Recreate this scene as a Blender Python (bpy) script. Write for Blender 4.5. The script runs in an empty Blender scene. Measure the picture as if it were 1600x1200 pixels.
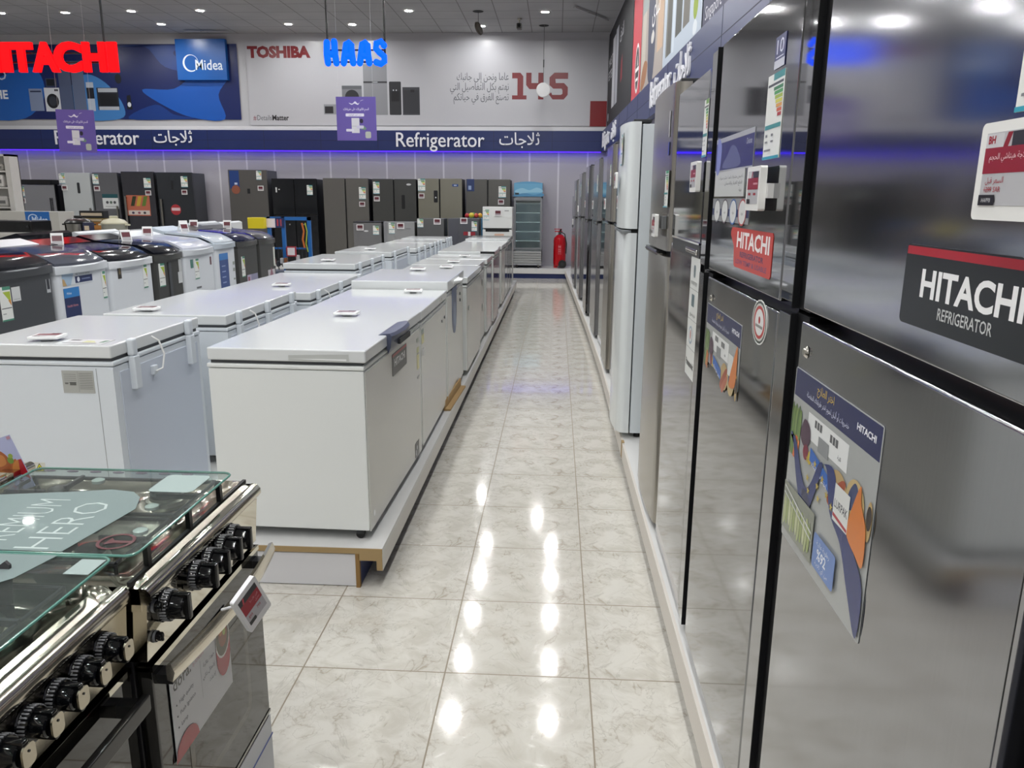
import bpy, bmesh, math, random
from mathutils import Vector, Matrix
S = bpy.context.scene
C = S.collection
R = math.radians
random.seed(7)

# ---------------------------------------------------------------- camera, world, exposure
def make_camera():
    cd = bpy.data.cameras.new('camera'); co = bpy.data.objects.new('camera', cd); C.objects.link(co)
    pit, yaw, rol = .2353, -.0552, .0076
    f = Vector((math.sin(yaw)*math.cos(pit), math.cos(yaw)*math.cos(pit), -math.sin(pit)))
    r = f.cross(Vector((0, 0, 1))).normalized(); u = r.cross(f)
    r, u = r*math.cos(rol)+u*math.sin(rol), -r*math.sin(rol)+u*math.cos(rol)
    m = Matrix.Identity(4)
    for i in range(3): m[i][0] = r[i]; m[i][1] = u[i]; m[i][2] = -f[i]
    m[2][3] = 1.6048
    co.matrix_world = m
    cd.sensor_width = 36; cd.lens = 1206.7/1600*36; cd.clip_start = .02; cd.clip_end = 100
    S.camera = co
make_camera()
w = bpy.data.worlds.new('world'); S.world = w; w.use_nodes = True
w.node_tree.nodes['Background'].inputs[0].default_value = (.5, .55, .6, 1)
w.node_tree.nodes['Background'].inputs[1].default_value = .3
S.view_settings.view_transform = 'Standard'; S.view_settings.look = 'None'
S.view_settings.exposure = 0.72; S.view_settings.gamma = 1; S.view_settings.use_curve_mapping = False
LAMP = 250.0     # radiance of each ceiling downlight
S.cycles.max_bounces = 8; S.cycles.diffuse_bounces = 4; S.cycles.glossy_bounces = 4
S.cycles.transmission_bounces = 6; S.cycles.transparent_max_bounces = 8
S.cycles.sample_clamp_indirect = 6; S.cycles.caustics_reflective = False; S.cycles.caustics_refractive = False
S.cycles.use_denoising = True

# ---------------------------------------------------------------- materials
def lin(h):
    o = []
    for i in (0, 2, 4):
        c = int(h[i:i+2], 16)/255
        o.append(c/12.92 if c <= .04045 else ((c+.055)/1.055)**2.4)
    return (*o, 1)
_M = {}
def mat(h, rough=.45, metal=0., emit=0., spec=.5, coat=0., name=None):
    k = (h, rough, metal, emit, spec, coat)
    if k in _M: return _M[k]
    m = bpy.data.materials.new(name or ('paint_' + h)); m.use_nodes = True
    b = m.node_tree.nodes['Principled BSDF']
    b.inputs['Base Color'].default_value = lin(h)
    b.inputs['Roughness'].default_value = rough; b.inputs['Metallic'].default_value = metal
    b.inputs['Specular IOR Level'].default_value = spec
    b.inputs['Coat Weight'].default_value = coat; b.inputs['Coat Roughness'].default_value = .06
    if emit:
        b.inputs['Base Color'].default_value = (.01, .01, .01, 1); b.inputs['Specular IOR Level'].default_value = 0
        b.inputs['Emission Color'].default_value = lin(h); b.inputs['Emission Strength'].default_value = emit
    _M[k] = m; return m
def nodes(name):
    m = bpy.data.materials.new(name); m.use_nodes = True
    nt = m.node_tree; return m, nt, nt.nodes['Principled BSDF']
class NT:
    """short node writing"""
    def __init__(s, nt): s.nt = nt
    def n(s, t, **k):
        x = s.nt.nodes.new(t)
        for a, v in k.items(): setattr(x, a, v)
        return x
    def l(s, a, b): s.nt.links.new(a, b)
    def math(s, op, a, b=None, c=None):
        x = s.n('ShaderNodeMath', operation=op)
        for i, v in enumerate((a, b, c)):
            if v is None: continue
            if isinstance(v, (int, float)): x.inputs[i].default_value = v
            else: s.l(v, x.inputs[i])
        return x.outputs[0]
    def mix(s, f, a, b):
        x = s.n('ShaderNodeMix', data_type='RGBA')
        for i, v in ((0, f), (6, a), (7, b)):
            if isinstance(v, (int, float, tuple)): x.inputs[i].default_value = v
            else: s.l(v, x.inputs[i])
        return x.outputs[2]
    def ramp(s, f, p0, p1, c0=(0, 0, 0, 1), c1=(1, 1, 1, 1)):
        x = s.n('ShaderNodeMapRange'); s.l(f, x.inputs[0]); x.inputs[1].default_value = p0; x.inputs[2].default_value = p1
        return x.outputs[0]
def floor_mat():
    m, nt, b = nodes('marble_tile'); N = NT(nt)
    g = N.n('ShaderNodeNewGeometry'); sp = N.n('ShaderNodeSeparateXYZ'); N.l(g.outputs['Position'], sp.inputs[0])
    tx = N.math('DIVIDE', N.math('ADD', sp.outputs[0], 10.3565), .5); ty = N.math('DIVIDE', N.math('ADD', sp.outputs[1], 9.637), .5)
    fx = N.math('FRACT', tx); fy = N.math('FRACT', ty)
    ex = N.math('SUBTRACT', .5, N.math('ABSOLUTE', N.math('SUBTRACT', fx, .5)))
    ey = N.math('SUBTRACT', .5, N.math('ABSOLUTE', N.math('SUBTRACT', fy, .5)))
    e = N.math('MINIMUM', ex, ey)
    grout = N.math('LESS_THAN', e, .0052)
    cb = N.n('ShaderNodeCombineXYZ'); N.l(fx, cb.inputs[0]); N.l(fy, cb.inputs[1])
    N.l(N.math('MULTIPLY', N.math('FLOOR', tx), .03), cb.inputs[2])
    n1 = N.n('ShaderNodeTexNoise'); n1.inputs['Scale'].default_value = 2.2; n1.inputs['Detail'].default_value = 6; n1.inputs['Distortion'].default_value = 1.4; N.l(cb.outputs[0], n1.inputs['Vector'])
    n2 = N.n('ShaderNodeTexNoise'); n2.inputs['Scale'].default_value = 4.5; n2.inputs['Detail'].default_value = 8; n2.inputs['Distortion'].default_value = .8; n2.inputs['Roughness'].default_value = .65; N.l(cb.outputs[0], n2.inputs['Vector'])
    vein = N.math('SUBTRACT', 1.0, N.ramp(N.math('ABSOLUTE', N.math('SUBTRACT', n1.outputs[0], .53)), 0, .022))
    patch = N.ramp(n2.outputs[0], .42, .62)
    veinm = N.math('MULTIPLY', vein, N.ramp(n2.outputs[0], .4, .62))
    c = N.mix(patch, lin('cfccc4'), lin('c0bcb2'))
    c = N.mix(N.math('MULTIPLY', veinm, .75), c, lin('9c9080'))
    n3 = N.n('ShaderNodeTexNoise'); n3.inputs['Scale'].default_value = 2.6; n3.inputs['Detail'].default_value = 5; n3.inputs['Distortion'].default_value = 2.2
    mp = N.n('ShaderNodeVectorMath', operation='ADD'); N.l(cb.outputs[0], mp.inputs[0]); mp.inputs[1].default_value = (5.2, 1.3, 0); N.l(mp.outputs[0], n3.inputs['Vector'])
    v2 = N.math('SUBTRACT', 1.0, N.ramp(N.math('ABSOLUTE', N.math('SUBTRACT', n3.outputs[0], .5)), 0, .012))
    c = N.mix(N.math('MULTIPLY', v2, .45), c, lin('9c978c'))
    c = N.mix(grout, c, lin('857a68'))
    N.l(c, b.inputs['Base Color'])
    N.l(N.math('ADD', N.math('MULTIPLY', grout, .5), N.math('ADD', .07, N.math('MULTIPLY', v2, .12))), b.inputs['Roughness'])
    b.inputs['Specular IOR Level'].default_value = .62
    bp = N.n('ShaderNodeBump'); bp.inputs['Strength'].default_value = .25; bp.inputs['Distance'].default_value = .002
    N.l(N.math('SUBTRACT', N.math('MULTIPLY', n1.outputs[0], .06), N.math('ADD', grout, N.math('MULTIPLY', v2, .03))), bp.inputs['Height']); N.l(bp.outputs[0], b.inputs['Normal'])
    return m
def ceil_mat():
    m, nt, b = nodes('ceiling_tile'); N = NT(nt)
    g = N.n('ShaderNodeNewGeometry'); sp = N.n('ShaderNodeSeparateXYZ'); N.l(g.outputs['Position'], sp.inputs[0])
    es = []
    for i, o in ((0, 20.1), (1, 20.3)):
        t = N.math('DIVIDE', N.math('ADD', sp.outputs[i], o), .61); f = N.math('FRACT', t)
        es.append(N.math('SUBTRACT', .5, N.math('ABSOLUTE', N.math('SUBTRACT', f, .5))))
    line = N.math('LESS_THAN', N.math('MINIMUM', es[0], es[1]), .014)
    n1 = N.n('ShaderNodeTexNoise'); n1.inputs['Scale'].default_value = 1.3; N.l(g.outputs['Position'], n1.inputs['Vector'])
    c = N.mix(n1.outputs[0], lin('9d9d9e'), lin('b6b6b6'))
    N.l(N.mix(line, c, lin('7c7b79')), b.inputs['Base Color']); b.inputs['Roughness'].default_value = .8
    return m
def wallpanel_mat():
    m, nt, b = nodes('wall_panel'); N = NT(nt)
    g = N.n('ShaderNodeNewGeometry'); sp = N.n('ShaderNodeSeparateXYZ'); N.l(g.outputs['Position'], sp.inputs[0])
    t = N.math('DIVIDE', N.math('ADD', sp.outputs[0], 20.12), .61); f = N.math('FRACT', t)
    e = N.math('SUBTRACT', .5, N.math('ABSOLUTE', N.math('SUBTRACT', f, .5)))
    seam = N.math('LESS_THAN', e, .03)
    N.l(N.mix(seam, lin('acaab2'), lin('d0cfd4')), b.inputs['Base Color']); b.inputs['Roughness'].default_value = .55
    return m
def steel(h, rough=.2, metal=1., vary=.06, sx=60, sz=2, name='brushed_steel', base=0):
    k = ('steel', h, rough, metal, vary, sx, sz)
    if k in _M: return _M[k]
    m, nt, b = nodes(name); N = NT(nt)
    tc = N.n('ShaderNodeTexCoord'); mp = N.n('ShaderNodeMapping'); mp.inputs['Scale'].default_value = (sx, sx, sz); N.l(tc.outputs['Object'], mp.inputs[0])
    n1 = N.n('ShaderNodeTexNoise'); n1.inputs['Scale'].default_value = 4; n1.inputs['Detail'].default_value = 3; N.l(mp.outputs[0], n1.inputs['Vector'])
    c = lin(h); c2 = tuple(min(1, x*1.12) for x in c[:3]) + (1,)
    N.l(N.mix(n1.outputs[0], c, c2), b.inputs['Base Color'])
    N.l(N.math('ADD', rough-vary/2, N.math('MULTIPLY', n1.outputs[0], vary)), b.inputs['Roughness'])
    b.inputs['Metallic'].default_value = metal
    _M[k] = m; return m
WHITE = mat('dfe2e1', .3, spec=.5); WHITE2 = mat('d2d8de', .38); LIDW = mat('d6d9da', .12, spec=.55); FACEW = mat('cfcfca', .22)
CHROME = mat('d8d6d0', .08, 1.); CHROMED = mat('8e8c86', .16, 1.)
BLACK = mat('0b0c0e', .3); BLACKM = mat('0c0d10', .55, spec=.2); BLACKG = mat('08090b', .07); DARK = mat('25272a', .5); RUBBER = mat('101010', .6)
DECK = mat('d0d0cf', .35); MDF = mat('a08860', .8); NAVY = mat('15265c', .35)
GLASS = None
def glass_mat(name, tint='cfe0da', rough=.0, mixf=.82, body='c8d4d2'):
    """thin clear sheet: transparent with a fresnel gloss"""
    m = bpy.data.materials.new(name); m.use_nodes = True; nt = m.node_tree; N = NT(nt); nt.nodes.clear()
    o = N.n('ShaderNodeOutputMaterial'); t = N.n('ShaderNodeBsdfTransparent'); t.inputs[0].default_value = lin(tint)
    g = N.n('ShaderNodeBsdfGlossy'); g.inputs['Roughness'].default_value = .03
    d = N.n('ShaderNodeBsdfDiffuse'); d.inputs[0].default_value = lin(body)
    fr = N.n('ShaderNodeFresnel'); ge = N.n('ShaderNodeNewGeometry'); N.l(N.math('SUBTRACT', 1.5, N.math('MULTIPLY', ge.outputs['Backfacing'], 1.5-1/1.5)), fr.inputs[0])
    a = N.n('ShaderNodeMixShader'); N.l(fr.outputs[0], a.inputs[0]); N.l(t.outputs[0], a.inputs[1]); N.l(g.outputs[0], a.inputs[2])
    b = N.n('ShaderNodeMixShader'); b.inputs[0].default_value = 1-mixf; N.l(a.outputs[0], b.inputs[1]); N.l(d.outputs[0], b.inputs[2])
    N.l(b.outputs[0], o.inputs[0]); return m
GLASS = glass_mat('clear_glass', tint='f4faf8', mixf=.97)
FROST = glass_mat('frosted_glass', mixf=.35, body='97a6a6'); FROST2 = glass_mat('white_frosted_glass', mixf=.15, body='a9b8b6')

# ---------------------------------------------------------------- mesh building
I4 = Matrix.Identity(4)
class MB:
    def __init__(s): s.v = []; s.f = []; s.m = []; s.mats = []
    def mi(s, m):
        if m not in s.mats: s.mats.append(m)
        return s.mats.index(m)
    def add(s, vs, fs, m, M=None):
        n = len(s.v); i = s.mi(m)
        s.v += [tuple(M @ Vector(p)) if M else tuple(p) for p in vs]
        for f in fs: s.f.append([n+k for k in f]); s.m.append(i)
        return s
    def box(s, x0, x1, y0, y1, z0, z1, m, b=0, seg=2, M=None, vert=False):
        if not b:
            vs = [(x, y, z) for z in (z0, z1) for y in (y0, y1) for x in (x0, x1)]
            return s.add(vs, [(0, 2, 3, 1), (4, 5, 7, 6), (0, 1, 5, 4), (2, 6, 7, 3), (0, 4, 6, 2), (1, 3, 7, 5)], m, M)
        bm = bmesh.new(); bmesh.ops.create_cube(bm, size=1)
        bmesh.ops.scale(bm, vec=(x1-x0, y1-y0, z1-z0), verts=bm.verts)
        bmesh.ops.translate(bm, vec=((x0+x1)/2, (y0+y1)/2, (z0+z1)/2), verts=bm.verts)
        es = [e for e in bm.edges if not vert or abs(e.verts[0].co.z-e.verts[1].co.z) > 1e-6]
        b = min(b, (x1-x0)*.49, (y1-y0)*.49, (z1-z0)*.49 if not vert else 9)
        bmesh.ops.bevel(bm, geom=es, offset=b, segments=seg, profile=.5, affect='EDGES')
        bm.verts.index_update()
        s.add([v.co.copy() for v in bm.verts], [[v.index for v in f.verts] for f in bm.faces], m, M); bm.free(); return s
    def ring(s, rings, m, caps=True, M=None, close=True):
        n = len(rings[0]); vs = [p for r in rings for p in r]; fs = []
        for i in range(len(rings)-1):
            for j in range(n if close else n-1):
                k = (j+1) % n; fs.append((i*n+j, i*n+k, (i+1)*n+k, (i+1)*n+j))
        if caps: fs.append(tuple(range(n))[::-1]); fs.append(tuple((len(rings)-1)*n+j for j in range(n)))
        return s.add(vs, fs, m, M)
    def cyl(s, p0, p1, r, m, r1=None, seg=16, M=None):
        p0, p1 = Vector(p0), Vector(p1); d = (p1-p0).normalized(); a = d.orthogonal().normalized(); c = d.cross(a)
        rr = [r, r if r1 is None else r1]
        return s.ring([[p+q*(a*math.cos(t)+c*math.sin(t)) for t in [2*math.pi*i/seg for i in range(seg)]] for p, q in ((p0, rr[0]), (p1, rr[1]))], m, True, M)
    def tube(s, pts, r, m, seg=8, M=None):
        pts = [Vector(p) for p in pts]; rs = []; a = None
        for i, p in enumerate(pts):
            d = (pts[min(i+1, len(pts)-1)]-pts[max(i-1, 0)]).normalized()
            a = d.orthogonal().normalized() if a is None else (a-d*a.dot(d)).normalized()
            c = d.cross(a); rs.append([p+r*(a*math.cos(t)+c*math.sin(t)) for t in [2*math.pi*k/seg for k in range(seg)]])
        return s.ring(rs, m, True, M)
    def lathe(s, prof, m, seg=24, M=None, caps=True):
        return s.ring([[(r*math.cos(t), r*math.sin(t), z) for t in [2*math.pi*i/seg for i in range(seg)]] for r, z in prof], m, caps, M)
    def prism(s, poly, th, m, M):
        """poly in the U,V plane of M, thickened along its normal"""
        n = len(poly)
        return s.add([(u, v, 0) for u, v in poly]+[(u, v, th) for u, v in poly],
                     [tuple(range(n))[::-1], tuple(range(n, 2*n))]+[(i, (i+1) % n, n+(i+1) % n, n+i) for i in range(n)], m, M)
    def text(s, body, u, v, m, M, h=None, w=None, bold=0., al='l', ext=0., off=0., res=2, rot=0.):
        vs, fs, x0, x1, y1 = glyphs(body, bold, res)
        sx = sy = (h/.7) if h else w/(x1-x0)
        if w: sx = w/(x1-x0)
        ox = {'l': -x0, 'c': -(x0+x1)/2, 'r': -x1}[al]
        T = M @ Matrix.Translation((u, v, off)) @ Matrix.Rotation(rot, 4, 'Z') @ Matrix.Diagonal((sx, sy, 1, 1)) @ Matrix.Translation((ox, 0, 0))
        if not ext: return s.add([(x, y, 0) for x, y in vs], fs, m, T)
        n = len(vs); ed = {}
        for f in fs:
            for i in range(len(f)):
                a, b = f[i], f[(i+1) % len(f)]
                if (b, a) in ed: del ed[(b, a)]
                else: ed[(a, b)] = 1
        return s.add([(x, y, 0) for x, y in vs]+[(x, y, ext) for x, y in vs],
                     [tuple(reversed(f)) for f in fs]+[tuple(n+i for i in f) for f in fs]+[(a, b, n+b, n+a) for a, b in ed], m, T)
    def build(s, name, parent=None, label=None, smooth=35):
        me = bpy.data.meshes.new(name); me.from_pydata(s.v, [], s.f)
        for m in s.mats: me.materials.append(m)
        me.polygons.foreach_set('material_index', s.m)
        if smooth:
            me.polygons.foreach_set('use_smooth', [True]*len(s.f)); me.set_sharp_from_angle(angle=R(smooth))
        me.update(); o = bpy.data.objects.new(name, me); C.objects.link(o)
        if smooth:
            wn = o.modifiers.new('wn', 'WEIGHTED_NORMAL'); wn.mode = 'FACE_AREA'; wn.weight = 100; wn.keep_sharp = True
        if parent is not None: o.parent = parent
        if label: o['label'] = label
        return o
_G = {}
def glyphs(body, bold, res):
    k = (body, bold, res)
    if k in _G: return _G[k]
    c = bpy.data.curves.new('t', 'FONT'); c.body = body; c.size = 1; c.offset = bold; c.resolution_u = res
    o = bpy.data.objects.new('t', c); C.objects.link(o); bpy.context.view_layer.update()
    me = o.evaluated_get(bpy.context.evaluated_depsgraph_get()).to_mesh()
    vs = [(v.co.x, v.co.y) for v in me.vertices]; fs = [tuple(p.vertices) for p in me.polygons]
    # merge doubles so extrusion walls close
    key = {}; mp = []; nv = []
    for x, y in vs:
        q = (round(x, 5), round(y, 5))
        if q not in key: key[q] = len(nv); nv.append((x, y))
        mp.append(key[q])
    fs = [tuple(mp[i] for i in f) for f in fs]; fs = [f for f in fs if len(set(f)) == len(f)]
    xs = [p[0] for p in nv] or [0, 1]; ys = [p[1] for p in nv] or [0, 1]
    bpy.data.objects.remove(o); bpy.data.curves.remove(c)
    _G[k] = (nv, fs, min(xs), max(xs), max(ys)); return _G[k]
# Arabic shaping to presentation forms, in drawing order
_AR = {'ا': (0xFE8D, 2), 'أ': (0xFE83, 2), 'إ': (0xFE87, 2), 'ب': (0xFE8F, 4), 'ت': (0xFE95, 4), 'ث': (0xFE99, 4), 'ج': (0xFE9D, 4), 'ح': (0xFEA1, 4), 'خ': (0xFEA5, 4),
       'د': (0xFEA9, 2), 'ذ': (0xFEAB, 2), 'ر': (0xFEAD, 2), 'ز': (0xFEAF, 2), 'س': (0xFEB1, 4), 'ش': (0xFEB5, 4), 'ص': (0xFEB9, 4), 'ض': (0xFEBD, 4), 'ط': (0xFEC1, 4),
       'ع': (0xFEC9, 4), 'غ': (0xFECD, 4), 'ف': (0xFED1, 4), 'ق': (0xFED5, 4), 'ك': (0xFED9, 4), 'ل': (0xFEDD, 4), 'م': (0xFEE1, 4), 'ن': (0xFEE5, 4), 'ه': (0xFEE9, 4),
       'و': (0xFEED, 2), 'ى': (0xFEEF, 2), 'ي': (0xFEF1, 4), 'ة': (0xFE93, 2)}
def ar(s):
    out = []
    for wd in s.split(' '):
        o = []; prev = False; i = 0
        while i < len(wd):
            ch = wd[i]
            if ch == 'ل' and i+1 < len(wd) and wd[i+1] == 'ا':
                o.append(chr(0xFEFC if prev else 0xFEFB)); prev = False; i += 2; continue
            if ch not in _AR: o.append(ch); prev = False; i += 1; continue
            base, n = _AR[ch]; nxt = i+1 < len(wd) and wd[i+1] in _AR and n == 4
            o.append(chr(base+(3 if prev and nxt else 1 if prev else 2 if nxt else 0))); prev = nxt; i += 1
        out.append(''.join(reversed(o)))
    return ' '.join(reversed(out))
def rr(u, v, w, h, r, n=4):
    p = []
    for cx, cy, a in ((u+w-r, v+r, -90), (u+w-r, v+h-r, 0), (u+r, v+h-r, 90), (u+r, v+r, 180)):
        for i in range(n+1):
            t = R(a+90*i/n); p.append((cx+r*math.cos(t), cy+r*math.sin(t)))
    return p
def ell(u, v, a, b, n=20, t0=0, t1=360): return [(u+a*math.cos(R(t0+(t1-t0)*i/n)), v+b*math.sin(R(t0+(t1-t0)*i/n))) for i in range(n + (0 if t1-t0 == 360 else 1))]
def frameM(o, U, V):
    U, V = Vector(U).normalized(), Vector(V).normalized(); N = U.cross(V)
    m = Matrix.Identity(4)
    for i in range(3): m[i][0] = U[i]; m[i][1] = V[i]; m[i][2] = N[i]; m[i][3] = o[i]
    return m
def front(x, z, y): return frameM((x, y, z), (1, 0, 0), (0, 0, 1))       # on a face that looks to -Y
def topm(x, y, z): return frameM((x, y, z), (1, 0, 0), (0, 1, 0))
def deco(name, parent, M, items, label=None, base=.0012, gloss=.3, b=None):
    """a flat print: layered coloured shapes and lettering"""
    b2 = b or MB(); z = 0
    for i, it in enumerate(items):
        k = it[0]; th = base if i == 0 else .00006; Mz = M @ Matrix.Translation((0, 0, z))
        mt = lambda c: mat(c, gloss) if isinstance(c, str) else c
        if k == 'r': b2.prism([(it[1], it[2]), (it[1]+it[3], it[2]), (it[1]+it[3], it[2]+it[4]), (it[1], it[2]+it[4])], th, mt(it[5]), Mz)
        elif k == 'rr': b2.prism(rr(it[1], it[2], it[3], it[4], it[5]), th, mt(it[6]), Mz)
        elif k == 'e': b2.prism(ell(it[1], it[2], it[3], it[4]), th, mt(it[5]), Mz)
        elif k == 'p': b2.prism(it[1], th, mt(it[2]), Mz)
        elif k == 't':
            o = dict(it[5]) if len(it) > 5 else {}
            b2.text(it[1], it[2], it[3], mt(it[4]), Mz, off=.00004, **o)
            th = .00006
        z += th
    if b: return None
    return b2.build(name, parent, label, smooth=0)
def thing(name, label, cat, loc=(0, 0, 0), rz=0, group=None):
    o = bpy.data.objects.new(name, None); C.objects.link(o); o.location = loc; o.rotation_euler = (0, 0, rz); o.empty_display_size = .1
    o['label'] = label; o['category'] = cat
    if group: o['group'] = group
    return o
def tag(o, label, cat, group=None):
    o['label'] = label; o['category'] = cat
    if group: o['group'] = group
    return o
def struct(name, b, label=None, smooth=0):
    o = b.build(name, smooth=smooth); o['kind'] = 'structure'
    if label: o['label'] = label
    return o

# ---------------------------------------------------------------- the room
HC = 4.9; YB = 16.95
xw = lambda y: 1.0+.025*(17-y)            # right wall
struct('floor', MB().add([(-14, -9, 0), (1.8, -9, 0), (1.8, 17.2, 0), (-14, 17.2, 0)], [(0, 1, 2, 3)], floor_mat()))
CEIL = ceil_mat()
struct('ceiling', MB().add([(-14, -9, HC), (1.8, -9, HC), (1.8, 17.2, HC), (-14, 17.2, HC)], [(3, 2, 1, 0)], CEIL))
WP = wallpanel_mat(); WU = mat('b2b2b6', .6)
b = MB().box(-14, 1.2, YB, YB+.15, 0, 2.6, WP); b.box(-14, 1.2, YB, YB+.15, 2.6, HC, WU); struct('wall_back', b)
b = MB(); b.add([(xw(-9), -9, 0), (xw(17), 17, 0), (xw(17), 17, HC), (xw(-9), -9, HC)], [(0, 1, 2, 3)], mat('b4b2bc', .5)); struct('wall_right', b)
struct('wall_left', MB().box(-14.15, -14, -9, 17, 0, HC, mat('dededf', .6)))
struct('wall_front', MB().box(-14.15, 1.8, -9.15, -9, 0, HC, mat('dededf', .6)))
# navy fascia along the far wall, with panel joints
def fascia(name, M, L, j0, step, n):
    b = MB(); b.box(0, L, 0, .41, -.01, .0, NAVY, M=M)
    for k in range(n):
        u = j0+k*step
        b.box(u-.004, u+.004, 0, .41, 0, .0015, mat('0c1533', .5), M=M)
    b.box(0, L, .202, .208, 0, .0015, mat('0c1533', .5), M=M)
    return struct(name, b)
MF = front(-14, 2.57, YB-.16)
b = MB(); b.box(-14, xw(16.8), YB-.15, YB, 2.57, 2.98, NAVY); struct('trim_1', b)
fascia('trim_2', MF, 15.0, .45, 1.22, 12)
b = MB().box(-14, xw(16.8), YB-.09, YB, 2.98, 3.06, mat('d8d8da', .5)); struct('trim_3', b)
MR = lambda y, z, o=0: frameM((xw(y)-o, y, z), (.025, -1, 0), (0, 0, 1))    # on the right wall, u runs towards the viewer
fascia('trim_4', MR(16.8, 2.57, .10), 20, .9, 1.22, 16)
b = MB(); b.box(0, 20, 0, .41, -.09, -.012, NAVY, M=MR(16.8, 2.57, .10)); struct('trim_5', b)
# violet strip light beneath the fascia
o = MB().box(-14, xw(16.8)-.12, YB-.10, YB-.07, 2.556, 2.5695, mat('3a18ff', .5, emit=3.2)).build('strip_light'); tag(o, 'glowing blue violet strip light under the navy fascia of the far wall', 'strip light')
WT = mat('e9e9ee', .4)
def letters(name, body, M, w, h, m, label, cat='lettering', bold=.0, ext=.02, res=4, group=None):
    o = MB().text(body, 0, 0, m, M, w=w, h=h, bold=bold, ext=ext, res=res).build(name, smooth=0); return tag(o, label, cat, group)
FY = YB-.161
letters('fascia_lettering', 'Refrigerator', front(-3.40, 2.655, FY), 1.86, .29, WT, 'white English raised word on the navy fascia near the glass door cooler', bold=.004)
letters('fascia_lettering', ar('ثلاجات'), front(-1.23, 2.70, FY), .84, .24, WT, 'white Arabic raised word on the navy fascia near the glass door cooler', bold=.004)
letters('fascia_lettering', 'Refrigerator', front(-10.80, 2.675, FY), 1.86, .29, WT, 'white English raised word on the navy fascia behind the hanging purple card', bold=.004)
letters('fascia_lettering', ar('ثلاجات'), front(-8.62, 2.72, FY), .84, .24, WT, 'white Arabic raised word on the navy fascia under the blue banner', bold=.004)
letters('fascia_lettering', 'Refrigerator', MR(9.72, 2.66, .101), 1.42, .29, WT, 'white English raised word on the side wall fascia above the bulging white fridge', bold=.004)
letters('fascia_lettering', ar('ثلاجات'), MR(8.08, 2.68, .101), .80, .26, WT, 'white Arabic raised word on the side wall fascia under the pale blue banner', bold=.004)
letters('fascia_lettering', 'Refrigerator', MR(16.6, 2.64, .101), 1.5, .29, WT, 'white English raised word on the side wall fascia next to the far corner', bold=.004)
letters('fascia_lettering', ar('ثلاجات'), MR(14.7, 2.66, .101), .8, .26, WT, 'white Arabic raised word on the side wall fascia near the far corner', bold=.004)

# ---------------------------------------------------------------- banners of the far wall
def blob(pts, n=5):
    """closed smooth outline through points"""
    out = []; k = len(pts)
    for i in range(k):
        p0, p1, p2, p3 = (Vector(pts[(i+j-1) % k]) for j in range(4))
        for s in range(n):
            t = s/n
            out.append(tuple(.5*((2*p1)+(-p0+p2)*t+(2*p0-5*p1+4*p2-p3)*t*t+(-p0+3*p1-3*p2+p3)*t*t*t)))
    return out
BY = YB-.02
# blue banner: origin x -12.4
o = deco('wall_banner', None, front(-12.4, 3.2, BY), [
    ('r', 0, 0, 5.66, 1.5, '0b1d58'),
    ('p', blob([(.0, .05), (.9, .02), (1.4, .5), (1.2, 1.05), (.3, .8), (0, .6)]), '1a5cae'),
    ('p', blob([(2.0, .02), (3.0, .01), (3.1, .3), (2.75, .75), (2.3, .9), (1.9, .5)]), '3d77b4'),
    ('p', blob([(3.55, .6), (4.0, .28), (4.6, .04), (5.3, .01), (5.2, .5), (5.45, .9), (4.8, .95), (4.25, .62)]), '1253ac'),
    ('p', blob([(3.2, .01), (4.6, .02), (4.2, .1), (3.8, .3)]), '12367c'),
    ('p', blob([(3.1, 1.45), (3.7, 1.45), (4.1, 1.05), (4.8, .95), (4.3, 1.3), (4.4, 1.47)]), '16387d'),
    ('t', 'TO', .20, .80, 'c9d4e6', dict(h=.2, bold=.01)), ('t', 'HE', .29, .42, 'e9edf4', dict(h=.17, bold=.03)),
    ('r', 1.05, .17, .3, .45, '7f8ca8'), ('r', 1.08, .55, .24, .03, '2b3350'),
    ('r', 1.39, .16, .34, .48, 'c9ccd2'), ('e', 1.56, .37, .135, .15, '15181e'), ('e', 1.56, .37, .085, .1, '30343d'), ('r', 1.62, .57, .08, .04, '22262f'),
    ('r', 1.45, .66, .25, .17, '3a4358'), ('r', 1.47, .68, .17, .13, '12161f'),
    ('r', 1.74, .17, .27, 1.0, '4b5570'), ('r', 2.03, .17, .27, 1.0, '59637c'), ('r', 2.012, .17, .012, 1.0, '10131c'),
    ('r', 2.33, .17, .16, .58, 'aab3c0'), ('r', 2.33, .42, .16, .22, '181c26'),
    ('r', 2.55, .19, .47, .45, '20242e'), ('r', 2.58, .55, .42, .08, 'a7abb2'), ('r', 2.60, .27, .38, .25, '0f1218'), ('r', 2.57, .19, .44, .07, 'a7abb2'),
    ('e', 3.05, .82, .07, .1, '0c0f18'), ('p', [(3.18, .2), (3.3, .2), (3.28, .5), (3.2, .48)], '0f121b'), ('e', 3.24, .3, .04, .05, 'c8ccd4')])
tag(o, 'blue wall banner with wave shapes and pictured kitchen appliances', 'banner')
o = deco('brand_sign', None, front(-8.0, 3.98, YB-.022), [('r', 0, 0, 1.06, .8, '0a58a8'), ('t', 'Midea', .40, .20, 'dfe8f2', dict(w=.58, h=.2, bold=.012)),
    ('p', ell(.30, .33, .17, .17, 26, -35, 300)+ell(.315, .335, .145, .15, 26, 300, -35), 'dfe8f2')], base=.1)
tag(o, 'square bright blue sign with white word and ring on the blue banner', 'sign')
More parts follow.
